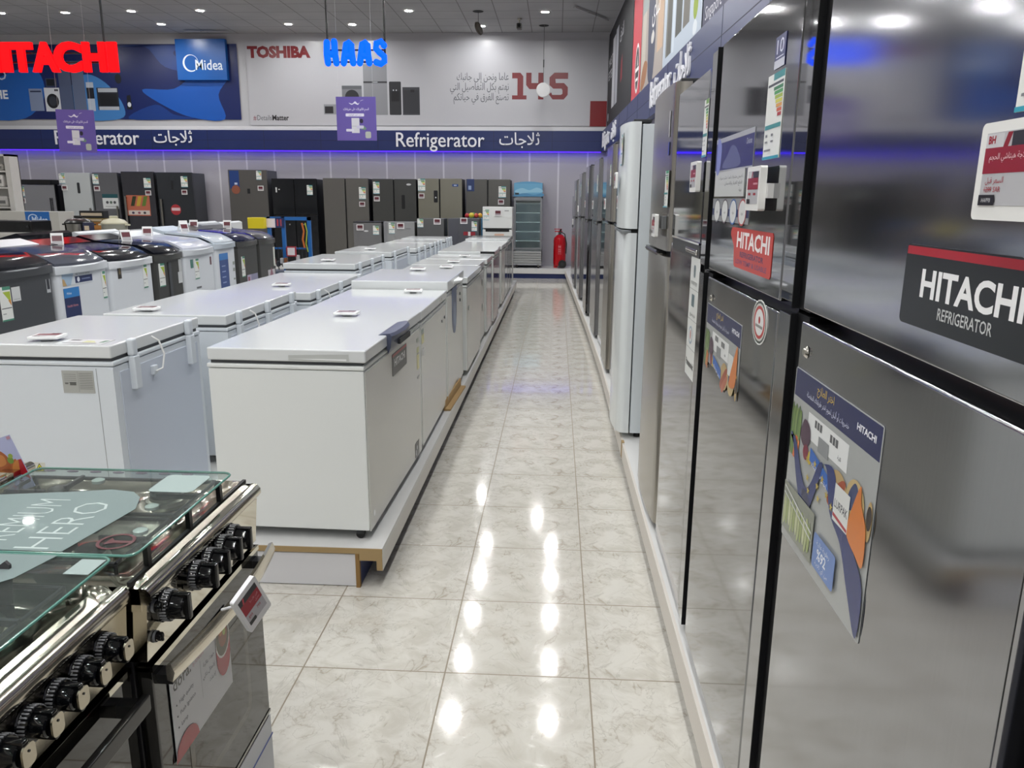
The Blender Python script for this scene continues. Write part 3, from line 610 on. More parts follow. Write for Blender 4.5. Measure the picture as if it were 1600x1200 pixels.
# F2
F2, yc2, h2, s2 = hit_fridge(1.562, 2.44, XF, 1.40, 2.02, 'dark glossy fridge with red brand sticker and four oval badges', door=SIL)
X = lxf(yc2)
energy(F2, X(1.775), 1.69-ZP, .125, .17, -.0005)
deco('badge_sticker', F2, front(X(1.738), 1.868-ZP, -.0005), [('r', 0, 0, .075, .062, '20265a'), ('t', '10', .012, .028, 'dfe0ee', dict(w=.05, h=.028)), ('r', .01, .02, .055, .002, 'dfe0ee'), ('r', 0, 0, .075, .016, 'c9cbd6')])
eprice(F2, front(X(1.797), 1.584-ZP, -.012), label='white framed price tag')
MB().box(X(1.686), X(1.668), -.012, .0, 1.61-ZP, 1.64-ZP, mat('d0d0d0', .4)).build('tag_clip', F2)
deco('brand_sticker', F2, front(X(2.03), 1.445-ZP, -.0005), [('p', [(.0, .085), (.012, .095), (.385, .095), (.392, .088), (.392, .006), (.385, 0), (.06, .0), (.05, .006), (.04, .05), (.0, .075)], 'c33a32'), ('t', 'HITACHI', .07, .050, 'f2eeee', dict(w=.30, h=.036, bold=.03)), ('t', 'REFRIGERATOR', .11, .028, '4a2a5a', dict(w=.22, h=.012, bold=.03)), ('t', 'LOW TEMP & USABLE', .07, .010, '6a3a6a', dict(w=.29, h=.011, bold=.02))], 'red brand sticker', base=.0008)
deco('feature_sticker', F2, front(X(2.29), 1.68-ZP, -.0005), [('r', 0, 0, .43, .088, 'a9abb2'), ('r', .0, .004, .43, .072, '282c62'), ('p', blob([(.1, .01), (.3, .01), (.26, .05), (.2, .062), (.15, .04)]), '585e86'), ('p', blob([(.02, .0), (.06, .0), (.075, .05), (.06, .08), (.02, .085)]), '7f88c4'), ('t', 'Deluxe', .36, .055, 'c9cce0', dict(w=.05, h=.014))], 'blue feature sticker')
deco('notice_sticker', F2, front(X(2.28), 1.615-ZP, -.0005), [('r', 0, 0, .35, .066, 'c4c6c6'), ('t', ar('اضمن منتجك لمدة عشر سنوات'), .33, .045, '5a5c60', dict(w=.28, h=.008, al='r')), ('t', ar('قطع الغيار والضمان'), .33, .03, '5a5c60', dict(w=.2, h=.008, al='r')), ('t', ar('خدمة'), .33, .012, '3a3c40', dict(h=.009, al='r'))])
deco('badge_strip', F2, front(X(2.29), 1.55-ZP, -.0004), [('r', 0, 0, .43, .06, '8e9094'), ('r', 0, .015, .43, .018, '23305c')]+[q for k, c in enumerate(('4a4c58', '4a3a44', '2c62a8', 'b03a3a')) for q in (('e', .065+.1*k, .027, .041, .032, c), ('e', .065+.1*k, .027, .036, .028, 'd6d8d8'), ('t', (ar('توفير'), ar('مبرد'), ar('هواء'), ar('تبريد'))[k], .065+.1*k, .022, '3a3c48', dict(h=.009, al='c')))], 'row of four oval badges')
MB().lathe([(.0, .006), (.006, .006), (.008, .003), (.011, .0)], CHROME, 18, M=front(X(2.22), 1.336-ZP, -.001)).build('lock', F2)
poster(F2, X(2.27), 1.152-ZP, .43, .165, 'food collage poster with navy heading', short=True)
deco('round_sticker', F2, front(X(1.69), 1.348-ZP, -.0005), [('e', 0, 0, .062, .049, 'e4e4e2'), ('e', 0, 0, .058, .046, '3a4440'), ('e', 0, 0, .052, .041, 'c9c9c4'), ('e', 0, 0, .046, .036, 'b23a3a'), ('e', 0, 0, .036, .029, 'dddddc'), ('e', .0, .005, .008, .008, 'a83030'), ('r', -.03, -.012, .06, .006, '8a8a88')], 'round warranty sticker')
# F3
def bar_fridge(y0, y1, xf, seam, top, label, door, rz=0, hand='recess', bulge=0., edge=None, d=.66, cab='3a3c3f', zb=ZP, cuts=0.02):
    yc = (y0+y1)/2; W_ = y1-y0; t = thing('refrigerator', label, 'refrigerator', (xf, yc, zb), -R(90)+rz, 'upright fridges along the side wall')
    H_ = top-zb; sz = seam-zb; h = W_/2
    MB().box(-h+.008, h-.008, .07, d, .03, H_-.012, mat(cab, .45) if isinstance(cab, str) else cab, .006).build('cabinet', t)
    for nm, z0, z1 in (('upper_door', sz+.012, H_), ('lower_door', .035, sz-.012)):
        n = 12; prof = []
        for i in range(n+1):
            u = -h+W_*i/n; q = 1-(2*i/n-1)**2; prof.append((u, -bulge*q))
        # rounded ends
        pr = [(-h, .062), (-h, .036), (-h+.004, .020), (-h+.014, .007), (-h+.030, .001)]+[(u, y) for u, y in prof[1:-1]]+[(h-.030, .001), (h-.014, .007), (h-.004, .020), (h, .036), (h, .062)]
        MB().ring([[(u, y, z0) for u, y in pr], [(u, y, z1) for u, y in pr]], door).build(nm, t, smooth=50)
    MB().box(-h+.02, h-.02, .03, .08, sz-.014, sz+.014, BLACK).build('door_gasket', t)
    if hand == 'recess': MB().box(-h+.1, h-.02, -.004-bulge*.5, .03, sz-.032, sz+.012, BLACK, .005).box(-h+.1, h-.02, -.008-bulge*.5, .0, sz+.012, sz+.018, CHROME).box(h-.26, h-.06, -.010-bulge*.5, .0, sz-.022, sz-.004, CHROME, .004).build('handle', t)
    elif hand == 'small': MB().box(-h+.03, h*.25, -.006-bulge*.7, .03, sz-.02, sz+.004, mat('55575a', .2, .8), .004).box(-h+.05, h*.6, -.012-bulge*.7, -.002, sz-.01, sz-.004, CHROME).build('handle', t)
    elif hand == 'bar':
        for z0, z1 in ((sz+.05, sz+.42), (sz-.55, sz-.05)): MB().box(-h+.04, -h+.065, -.045-bulge*.5, -.03-bulge*.5, z0, z1, CHROMED, .005).box(-h+.045, -h+.06, -.035-bulge*.5, 0, z0+.02, z0+.04, CHROMED).box(-h+.045, -h+.06, -.035-bulge*.5, 0, z1-.04, z1-.02, CHROMED).build('handle', t)
    MB().box(h-.14, h-.02, .02, .12, H_-.004, H_+.014, DARK, .004).build('hinge_cover', t)
    for sx in (-1, 1): MB().cyl((sx*(h-.06), .12, -.002), (sx*(h-.06), .12, .04), .02, RUBBER).build('foot', t)
    return t, yc, h, sz
F3, yc3, h3, s3 = bar_fridge(2.462, 3.165, XF+.008, 1.455, 1.99, 'grey steel fridge with a tall white feature strip beside its door edge', SIL, cab='2a2c2e')
X = lxf(yc3)
eprice(F3, front(X(2.60), 1.63-ZP, -.014), label='white framed price tag')
energy(F3, X(2.56), 1.735-ZP, .07, .17, -.0012, '6a9a3c')
deco('feature_sticker', F3, front(X(2.63), 1.03-ZP, -.0012), [('r', 0, 0, .165, .395, 'dcdedc'), ('r', .0, .29, .165, .002, '8a8c8e'), ('r', .0, .19, .165, .002, '8a8c8e'), ('r', .0, .095, .165, .002, '8a8c8e'),
    ('rr', .06, .33, .035, .04, .01, '6a7a80'), ('t', 'INVERTER', .02, .305, '3a3c3e', dict(w=.11, h=.012)), ('rr', .05, .235, .05, .04, .004, '5a7078'), ('t', ar('تبريد سريع'), .03, .205, '3a3c3e', dict(w=.1, h=.012)), ('e', .07, .14, .035, .03, '8fa3b4'), ('e', .07, .14, .027, .023, 'dcdedc'), ('e', .07, .142, .008, .016, 'a83a30'), ('t', 'Panasonic', .015, .035, '1c1e22', dict(w=.135, h=.022, bold=.02))], 'white feature strip')
# F4
F4, yc4, h4, s4 = bar_fridge(3.19, 3.87, XF+.004, 1.39, 2.05, 'warm steel rounded fridge standing next to the bulging white fridge', BRN, hand='small', bulge=.012)
X = lxf(yc4)
energy(F4, X(3.34), 1.575-ZP, .12, .145, -.006, '1f8a5a')
eprice(F4, front(X(3.40), 1.455-ZP, -.03), label='white framed price tag')
MB().box(X(3.33), X(3.24), -.02, -.004, 1.49-ZP, 1.54-ZP, mat('7a7c7e', .3, .6)).build('tag_clip', F4)
deco('control_decal', F4, front(X(3.28), 1.78-ZP, -.006), [('r', 0, 0, .03, .05, '2a3c8a'), ('r', 0, .07, .02, .1, 'b9bbbe')])
# F5 bulging white fridge
WF = mat('dbe0e2', .16); F5, yc5, h5, s5 = bar_fridge(4.56, 5.16, .40, 1.43, 2.03, 'white fridge with bulging glossy doors, bare platform on its near side', WF, hand='none', bulge=.03, cab=mat('d3dade', .35), d=.72)
MB().box(-h5+.03, h5-.01, -.026, .03, s5-.016, s5+.004, mat('9aa0a2', .2, .6), .004).build('handle', F5)
X = lxf(yc5)
eprice(F5, front(X(4.86), 1.67-ZP, -.045), label='white framed price tag'); energy(F5, X(4.78), 1.80-ZP, .1, .17, -.029)
deco('control_decal', F5, front(X(4.72), 1.88-ZP, -.022), [('r', 0, 0, .02, .1, '4a4c50')])
ANG = math.atan(.026)
def xl(y): 
    P = LIP
    for (y0, x0), (y1, x1) in zip(P[:-1], P[1:]):
        if y <= y1: return x0+(x1-x0)*(y-y0)/(y1-y0)
    return P[-1][1]
SAT = steel('a9aaad', .2, .6, .03, name='satin_steel'); SATD = steel('87878a', .16, .65, .03, name='satin_dark_steel')
rows = [(5.64, 6.28, 2.02, 1.42, SATD, 'small', .03, 'dark satin fridge just beyond the bulging white fridge'), (6.37, 7.02, 2.03, 1.42, BRN, 'small', .0, 'warm grey fridge second beyond the bulging white fridge'),
        (7.13, 7.92, 2.0, 1.42, SIL, 'none', .03, 'mirror grey fridge third beyond the bulging white fridge'), (8.05, 8.76, 2.0, 1.38, SATD, 'recess', .0, 'dark satin fridge fourth beyond the bulging white fridge'),
        (8.9, 9.5, 1.98, 1.42, SAT, 'none', .035, 'silver fridge fifth beyond the bulging white fridge'), (9.64, 10.3, 2.0, 1.36, SILD, 'recess', .0, 'dark fridge sixth beyond the bulging white fridge'),
        (10.44, 11.05, 1.98, 1.4, SAT, 'none', .04, 'pale steel fridge seventh beyond the bulging white fridge'), (11.2, 11.9, 1.96, 1.36, SATD, 'recess', .0, 'grey fridge next before the slim white one'),
        (12.04, 12.55, 1.9, 1.35, WF, 'none', .03, 'slim white fridge near the far end of the side wall row'), (12.7, 13.42, 1.9, 1.32, SATD, 'recess', .0, 'grey fridge second from the far end of the side wall row'),
        (13.6, 14.5, 1.66, 1.15, SAT, 'recess', .02, 'shortest grey fridge closing the far end of the side wall row')]
for (a, c, tp, sm, dm, hd, off, lb) in rows:
    t, yc, h, sz = bar_fridge(a, c, max(xl(a), xl(c))+.012+off, sm, tp, lb, dm, rz=ANG if a > 6.8 else .01, hand=hd, cab='8b8c8d' if dm is not WF else 'd3dade')
    energy(t, h-.2, tp-ZP-.32, .09, .17, -.001)
    if off: eprice(t, front(h-.2, tp-ZP-.48, -.012), label=None)

# ---------------------------------------------------------------- chest freezers, front row (fronts look to the aisle)
def chest(y0, y1, xf, dep, top, label, rz=90, grp='white chest freezers in the aisle row', face=FACEW, lidh=.052, lidm=LIDW, body=WHITE, hinges=2, hand=None, back=False, rim=True):
    """origin at the middle of the front foot; front looks to -Y of the thing"""
    yc = (y0+y1)/2; W_ = y1-y0; h = W_/2; t = thing('chest_freezer', label, 'chest freezer', (xf, yc, .18), R(rz), grp); H_ = top-.18
    bt = H_-lidh-.012
    MB().box(-h, h, .002, dep, .045, bt-.022, body, .006).build('body', t)
    if face is not body: MB().box(-h+.012, h-.012, -.001, .004, .04, bt-.03, face).build('front_panel', t)
    MB().box(-h-.003, h+.003, 0, dep+.003, bt-.02, bt-.002, body, .005).build('rim', t)
    MB().box(-h+.012, h-.012, .012, dep-.01, bt-.004, bt+.014, mat('4a4c50', .6)).build('lid_gasket', t)
    b = MB().box(-h-.004, h+.004, -.008, dep-.002, bt+.012, H_, lidm, .007, 3); b.build('lid', t)
    for sx in (-1, 1):
        for yy in (.05, dep-.05):
            w = MB().cyl((sx*(h-.035)-.012, yy, .019), (sx*(h-.035)+.012, yy, .019), .019, RUBBER, seg=14); w.box(sx*(h-.035)-.018, sx*(h-.035)+.018, yy-.015, yy+.015, .022, .047, DARK); w.build('caster', t)
    if back:
        for u in [(-h+.13)+(W_-.26)*k/max(1, hinges-1) for k in range(hinges)]:
            M0 = MB(); M0.box(u-.022, u+.022, dep, dep+.03, bt-.14, bt-.0, WHITE2, .006).box(u-.02, u+.02, dep-.004, dep+.026, bt, H_+.008, WHITE2, .01, 3); M0.build('hinge', t)
    return t, yc, h, H_, bt
def cable(t, u, dep, bt):
    MB().tube([(u, dep+.005, bt+.05), (u-.012, dep+.03, bt+.03), (u-.02, dep+.045, bt-.03), (u-.005, dep+.04, bt-.09), (u+.015, dep+.02, bt-.10)], .004, mat('e4e4e2', .5)).box(u-.005, u+.03, dep, dep+.02, bt-.115, bt-.075, WHITE2, .004).build('power_cable', t)
XR = -.742
t, yc, h, H_, bt = chest(3.01, 4.15, -.7515, .655, 1.007, 'white chest freezer with grey handle at the near end of the aisle row', rz=88.64)
hy = 3.56-yc; b = MB()
b.ring([[(hy-.19+u, y, z) for (y, z) in ((.03, H_+.001), (.0, H_+.007), (-.020-.018*q, H_+.008), (-.030-.020*q, H_-.004), (-.024-.018*q, H_-.055), (-.012, H_-.085), (-.006, H_-.06))] for u, q in ((0, 0), (.06, .7), (.19, 1), (.32, .7), (.38, 0))], mat('464c62', .35))
b.box(hy-.11, hy+.11, -.051, -.012, H_-.052, H_-.028, mat('15171e', .5)); b.build('handle', t, 'grey blue plastic lid handle', smooth=40)
deco('brand_plate', t, front(3.485-yc, .790-.18, -.0015), [('rr', 0, 0, .31, .105, .008, '34363a'), ('r', .003, .09, .304, .012, '9a1a2c'), ('t', 'HITACHI', .04, .042, 'dadadc', dict(w=.23, h=.034, bold=.03))], 'dark brand plate with red band')
deco('badge_sticker', t, front(3.955-yc, .225-.18, -.0015), [('rr', 0, 0, .07, .085, .01, '3c3e42'), ('rr', .08, 0, .02, .085, .004, '3c3e42'), ('r', .012, .012, .02, .03, 'b9bbbe'), ('e', .05, .05, .01, .012, 'c9cbcd')])
for k, (zz, hh) in enumerate(((.85, .02), (.79, .03), (.70, .08), (.65, .012))): deco('energy_label', t, front(h-.10, zz-.18, -.0015), [('r', 0, 0, .055, hh, ('9aa39a', 'c9cb9a', 'd9d49a', '8a8c8e')[k])])
SL = frameM((-h-.0042, .31, H_-.046), (0, -1, 0), (0, 0, 1))
b = MB().prism([(0, .0), (.25, .0), (.25, .030), (0, .022)], .0012, mat('b9bcba', .3), SL).prism([(.0, .007), (.24, .002), (.24, .010)], .0018, mat('e8eaea', .2), SL); b.build('finger_groove', t)
MB().lathe([(.0, .003), (.012, .002), (.014, 0)], mat('e9ebec', .2), 16, M=front(-h+.07, .10, -.002)).build('drain_plug', t)
t, yc, h, H_, bt = chest(4.19, 5.19, XR, .655, 1.0, 'white chest freezer second in the aisle row, two small bright marks on its lid edge')
for u in (.18, .26): MB().cyl((u, -.0085, H_-.03), (u, -.012, H_-.03), .008, CHROME, seg=12).build('lid_stud', t)
for k, (zz, hh) in enumerate(((.87, .02), (.81, .05), (.74, .04))): deco('energy_label', t, front(-h+.03, zz-.18, -.0015), [('r', 0, 0, .07, hh, ('7a8c86', 'd9d49a', 'c9cbcd')[k])])
for u, zz in ((.30, .82), (.42, .83)): MB().cyl((u, -.001, zz-.18), (u, -.006, zz-.18), .010, mat('5a5c60', .4), seg=12).build('lock', t)
t, yc, h, H_, bt = chest(5.22, 6.12, XR+.005, .66, 1.055, 'taller white chest freezer with raised thick lid and blue round sticker', lidh=.07)
deco('sticker', t, front(-h+.24, .66-.18, -.0015), [('p', ell(.13, .15, .13, .17, 24, 180, 360)+[(.26, .32), (0, .32)], '4a6088'), ('p', ell(.15, .12, .06, .09), '7f94b4')], 'blue round bottomed sticker')
MB().ring([[(u, y, z) for y, z in ((-.008, H_-.02), (-.05*q-.008, H_-.028), (-.05*q-.008, H_-.04), (-.008, H_-.055))] for u, q in ((-.15, .05), (-.08, .9), (.08, .9), (.15, .05))], mat('eceeee', .3)).build('handle', t, smooth=40)
MB().cyl((.25, -.001, bt-.08), (.25, -.006, bt-.08), .012, DARK, seg=12).cyl((.25, -.001, bt-.13), (.25, -.006, bt-.13), .012, DARK, seg=12).build('lock', t)
t, yc, h, H_, bt = chest(6.18, 7.30, XR+.03, .655, .992, 'white chest freezer whose pale side edge faces the viewer, fourth in the aisle row', face=mat('c2c1bc', .2))
MB().lathe([(0, .004), (.02, .003), (.022, 0)], mat('8a8c8e', .4), 16, M=front(-h+.12, .55, -.002)).build('drain_plug', t)
t, yc, h, H_, bt = chest(7.36, 8.04, XR, .64, .99, 'small white chest freezer fifth in the aisle row', face=mat('bdbcb8', .18))
for zz in (.35, .6): MB().lathe([(0, .004), (.035, .003), (.038, 0)], mat('8f918f', .35), 18, M=front(.1, zz, -.002)).build('vent_grille', t)
t, yc, h, H_, bt = chest(8.08, 8.74, XR+.02, .64, .992, 'small silver fronted chest freezer sixth in the aisle row', face=SILB)
RD = mat('4a1420', .08, .2)
specs = [(8.82, 9.55, 1.018, RD, BLACK, 'freezer with dark red glossy front and black top edge'), (9.60, 10.30, 1.003, SILB, LIDW, 'silver fronted chest freezer right behind the dark red one'), (10.36, 11.0, .998, FACEW, LIDW, 'pale chest freezer second behind the dark red one'),
         (11.06, 11.66, .994, SILB, LIDW, 'silver chest freezer third behind the dark red one'), (11.72, 12.2, 1.016, mat('1c1d20', .1), LIDW, 'narrow freezer with black glossy front'), (12.26, 12.85, 1.016, mat('2a2b2e', .12), mat('6a6c6c', .2), 'dark freezer closing the far end of the aisle row')]
for a, c, tp, fm, lm, lb in specs:
    t, yc, h, H_, bt = chest(a, c, XR+(.035 if a < 9 else .0 if a < 10 else .015), .64, tp, lb, face=fm, lidm=lm if lm is not BLACK else LIDW)
    if lm is BLACK: MB().box(-h-.006, -h+.03, -.012, .15, H_-.02, H_+.004, BLACK).build('lid_corner', t)
# ---------------------------------------------------------------- chest freezers, second row (backs look to the aisle)
G2 = 'white chest freezers in the inner row'
def back_row(y0, y1, xb, dep, top, label, hinges, cab=True, mark=None):
    t, yc, h, H_, bt = chest(y0, y1, xb-dep, dep, top, label, rz=-90, grp=G2, face=WHITE, body=WHITE2, hinges=hinges, back=True)
    MB().box(-h+.04, h-.04, dep, dep+.004, .05, bt-.05, mat('c3cad6', .45)).build('back_panel', t)
    if cab: cable(t, h-.30, dep, bt)
    return t, yc, h, H_, bt
t, yc, h, H_, bt = back_row(2.90, 3.66, -1.745, .60, 1.03, 'small white chest freezer with yellow flammable warning, nearest of the inner row', 2)
SD = frameM((h+.0005, .0, 0), (0, 1, 0), (0, 0, 1))  # its near end face (local +X)
deco('rating_plate', t, SD @ Matrix.Translation((.385, .655, 0)), [('r', 0, 0, .13, .092, 'a9aaa6'), ('r', .065, .004, .001, .084, '7a7b78')]+[('r', .008, .075-.008*k, .05, .0025, '8a8b88') for k in range(5)]+[('r', .07, .08-.007*k, .055, .002, '7f807d') for k in range(10)]+[('r', .03, .032, .026, .013, '5c5d5a'), ('r', .01, .036, .014, .006, '6a6b68')], 'grey printed rating plate')
deco('warning_label', t, SD @ Matrix.Translation((-.0 + .001, .312, 0)), [('r', 0, 0, .262, .044, 'c9c8c0'), ('t', 'CYCLOPENTANE', .004, .007, '34342f', dict(w=.208, h=.03)), ('p', [(.217, .005), (.259, .005), (.238, .041)], '1a1a10'), ('p', [(.221, .008), (.255, .008), (.238, .036)], 'c9c020'), ('p', blob([(.232, .011), (.244, .011), (.243, .019), (.238, .027), (.233, .019)], 3), '1a1a10')], 'yellow flammable gas warning')
b = MB().box(h-.0001, h+.001, .527, .529, .04, bt-.03, mat('8c8f8f', .5)); b.build('panel_seam', t)
MB().box(h+.0, h+.0045, dep_ if False else .58, .60, .03, bt-.03, WHITE2).build('corner_edge', t)
deco('energy_label', t, topm(h-.12, .36, H_+.0005), [('r', 0, 0, .11, .19, 'd2d6d8'), ('r', .01, .02, .02, .04, '5a5f64'), ('p', [(.03, .09), (.07, .09), (.07, .15), (.03, .12)], 'cdd0a0'), ('r', .02, .16, .05, .02, '6a8f7a'), ('r', .08, .02, .01, .14, '6a7076')])
back_row(3.92, 5.03, -1.715, .66, 1.0, 'wide white chest freezer with three back hinges, second of the inner row', 3)
back_row(5.15, 6.55, -1.655, .70, .975, 'long low white chest freezer with glossy top, third of the inner row', 3)
back_row(6.85, 8.05, -1.785, .65, 1.03, 'white chest freezer standing higher than its nearer neighbour, fourth of the inner row', 3, False)
back_row(8.42, 9.45, -1.79, .62, 1.03, 'white chest freezer with a price tag flat on its lid, fifth of the inner row', 2, False)
back_row(9.60, 10.75, -1.73, .68, 1.0, 'white chest freezer sixth of the inner row', 3, False)
back_row(10.85, 11.70, -1.72, .66, 1.0, 'white chest freezer seventh of the inner row', 3, False)
back_row(11.78, 12.50, -1.68, .66, 1.01, 'white chest freezer closing the far end of the inner row', 3, False)
# flat price tags lying on the lids
def lying(x, y, z, rz, label):
    t = thing('price_tag', label, 'price tag', (x, y, z), R(rz))
    b = MB().box(-.06, .06, -.045, .045, .010, .022, mat('eceded', .35), .004).box(-.02, .02, -.02, .02, 0.001, .012, mat('9a9ca0', .4)); b.build('frame', t)
    deco('screen', t, frameM((-.045, -.034, .0225), (1, 0, 0), (0, 1, 0)), [('r', 0, 0, .09, .068, 'b6b2b4'), ('r', 0, .03, .09, .026, '6e1c2a'), ('r', .05, .056, .04, .012, '2a2a30'), ('r', 0, 0, .03, .01, '2a2a30')], base=.0004)
for a in ((-1.08, 3.93, 1.0075, 0, 'price tag lying on the lid of the nearest freezer of the aisle row'), (-.93, 5.02, 1.0005, 8, 'price tag lying on the lid of the second freezer of the aisle row'), (-1.07, 6.00, 1.0555, 4, 'price tag lying on the raised lid of the taller freezer'),
          (-.98, 6.95, .9925, 0, 'price tag lying at the far side of the fourth freezer lid'), (-1.0, 7.6, .9905, 0, 'price tag lying on the lid of the small fifth freezer'), (-.98, 8.35, .9925, 0, 'price tag lying on the lid of the sixth freezer, before the dark red one'),
          (-2.06, 2.99, 1.0305, 8, 'price tag lying on the lid of the freezer with the yellow warning'), (-2.2, 4.03, 1.0005, 5, 'price tag lying on the lid of the wide three hinged freezer'), (-1.98, 5.5, .9755, 5, 'price tag lying on the long low freezer lid'),
          (-2.10, 7.1, 1.0305, 0, 'price tag lying on the fourth lid of the inner row'), (-2.1, 8.75, 1.0305, 0, 'price tag lying on the fifth lid of the inner row')): lying(*a)
t = MB().ring([[(0, y, 0), (.0, y, .07), (.012, y, .07), (.012, y, .012), (.048, y, .012), (.048, y, 0)][::-1] for y in (-.35, .35)], mat('a98a5c', .8)).build('cardboard_strip', smooth=0); t.location = (-.735, 5.45, .181); t.rotation_euler = (0, 0, R(-2)); tag(t, 'brown cardboard edge strip lying on the platform by the taller freezer', 'cardboard')
t.location.x = -.741
# ---------------------------------------------------------------- washing machines
WM_DARK = mat('55575b', .3, .5); WM_D2 = mat('4c4c4a', .28, .5); WM_LID = mat('12141c', .10, spec=.35); WM_LID2 = mat('4a4d58', .10, spec=.4)
def washer(y0, y1, xf, top, label, bodym, lidm, rz=90, dep=.62, rim=None, grp='top loading washing machines'):
    yc = (y0+y1)/2; W_ = y1-y0; h = W_/2; t = thing('washing_machine', label, 'washing machine', (xf, yc, .18), R(rz), grp); H_ = top-.18
    MB().box(-h, h, 0, dep, .025, H_-.06, bodym, .035, 4, vert=True).build('body', t, smooth=50)
    # collar under the lid, bulging forward
    n = 10; r0 = []; r1 = []; r2 = []
    def outline(ex, z, sl):
        p = []
        for i in range(n+1):
            u = -h+W_*i/n; q = 1-(2*i/n-1)**2; p.append((u*(1+.0), -ex*q-.004, z))
        p += [(h, dep-.01, z+sl), (-h, dep-.01, z+sl)]; return p
    b = MB(); b.ring([outline(.02, H_-.06, 0), outline(.035, H_-.02, .07), outline(.03, H_-.012, .08)], rim or bodym); b.build('collar', t, smooth=40)
    def lid(ins, ex, z, sl):
        p = []
        for i in range(n+1):
            u = (-h+ins)+(W_-2*ins)*i/n; q = 1-(2*i/n-1)**2; p.append((u, -ex*q+ins*.4, z))
        p += [(h-ins, dep-.17, z+sl), (-h+ins, dep-.17, z+sl)]; return p
    def lid2(ins, dz):
        P = []
        for j, (yy, zz) in enumerate(((0, 0), (.05, .028), (.13, .058), (dep-.17, .088))):
            row = []
            for i in range(n+1):
                u = (-h+ins)+(W_-2*ins)*i/n; q = 1-(2*i/n-1)**2; row.append((u, (yy-.04*q+ins*.4 if j < 2 else yy), H_+zz+dz+(.006*q if j == 2 else 0)))
            P.append(row)
        return P
    up, lo = lid2(.02, .004), lid2(.02, -.014); b = MB(); b.ring(up, lidm, caps=False, close=False)
    for A, B in ((lo[0], up[0]), (up[-1], lo[-1])): b.ring([A, B], lidm, caps=False, close=False)
    for e in (0, -1): b.ring([[r[e] for r in up], [r[e] for r in lo]] if e else [[r[e] for r in lo], [r[e] for r in up]], lidm, caps=False, close=False)
    b.build('lid', t, smooth=16)
    b = MB(); b.ring([[(-h+.01, dep-.17, H_+.06), (h-.01, dep-.17, H_+.06), (h-.01, dep-.17, H_+.095), (-h+.01, dep-.17, H_+.095)], [(-h+.01, dep-.04, H_+.06), (h-.01, dep-.04, H_+.06), (h-.01, dep-.04, H_+.13), (-h+.01, dep-.04, H_+.13)], [(-h+.01, dep-.005, H_), (h-.01, dep-.005, H_), (h-.01, dep-.005, H_+.115), (-h+.01, dep-.005, H_+.115)]], lidm if lidm is WM_LID else (rim or bodym)); b.build('control_panel', t, smooth=30)
    for sx in (-1, 1):
        for yy in (.06, dep-.06): MB().cyl((sx*(h-.06), yy, .0), (sx*(h-.06), yy, .03), .02, RUBBER, seg=10).build('foot', t)
    return t, h, H_
XW = -3.05
WW = mat('d6dadf', .3)
t, h, H_ = washer(3.93, 4.55, XW, 1.21, 'dark grey washing machine with large energy label, nearest of its row', WM_DARK, WM_LID)
grade(t, -.17, .74, .09, .19, -.001); deco('sticker', t, front(-.07, .84, -.001), [('r', 0, 0, .07, .08, 'd0d2d2'), ('r', .01, .01, .05, .003, 'a0a2a4')]); deco('brand_badge', t, front(.235, .855, -.001), [('r', 0, 0, .035, .08, 'b9bcc0'), ('r', .005, .02, .025, .06, '2a2c34')])
t, h, H_ = washer(4.57, 5.13, XW, 1.19, 'white washing machine with blue and navy feature stickers', WW, WM_LID2)
deco('feature_sticker', t, front(-.22, .50, -.001), [('r', 0, 0, .16, .36, '1c2a58'), ('r', 0, .30, .16, .06, '2c7cc0'), ('e', .04, .16, .018, .018, '7fb0dc'), ('e', .04, .10, .018, .018, '7fb0dc'), ('t', 'Health Home', .02, .24, 'd88a90', dict(w=.11, h=.016)), ('t', 'Midea', .03, .32, 'dfe8f2', dict(h=.014)), ('r', .07, .165, .07, .004, 'b0bcd6'), ('r', .07, .105, .07, .004, 'b0bcd6'), ('rr', .02, .03, .05, .035, .004, 'dfe4ec'), ('e', .125, .0, .035, .03, 'd6cfc8')], 'blue feature sticker')
deco('feature_sticker', t, front(-.22, .875, -.001), [('r', 0, 0, .32, .075, 'cfd5db'), ('p', [(0, 0), (.08, 0), (.12, .075), (0, .075)], '9fb6cc'), ('p', [(0, 0), (.04, 0), (.02, .04), (0, .045)], 'b99a6a'), ('r', .13, .008, .185, .042, '1c2a58'), ('e', .165, .029, .014, .016, 'e3e7ee'), ('r', .2, .025, .09, .008, '6f7ca0'), ('t', 'PRE TOUCH WASH', .14, .057, '4a4c52', dict(w=.15, h=.012))], 'navy feature sticker')
grade(t, .20, .75, .045, .18, -.001)
t, h, H_ = washer(5.15, 5.73, XW, 1.175, 'white washing machine under a broad dark glass lid', WW, WM_LID, rim=mat('e3e6ea', .25))
deco('brand_badge', t, front(-.19, .86, -.001), [('r', 0, 0, .045, .08, '2c261e'), ('r', .015, .03, .02, .04, '6a5a3a')]); grade(t, .14, .76, .06, .17, -.001)
t, h, H_ = washer(5.76, 6.21, XW, 1.18, 'olive grey washing machine with overhanging dark lid', WM_D2, WM_LID)
grade(t, -.17, .74, .09, .18, -.001); deco('sticker', t, front(.13, .74, -.001), [('r', 0, 0, .07, .09, 'c9cbcc'), ('r', .02, .09, .05, .1, 'b9bbbc')]); MB().box(-.02, .02, -.008, .002, .62, .92, WM_DARK, .004).build('grip', t)
t, h, H_ = washer(6.23, 6.80, XW, 1.185, 'white washing machine with two small energy stickers and pale lid', WW, mat('c9ccd8', .12))
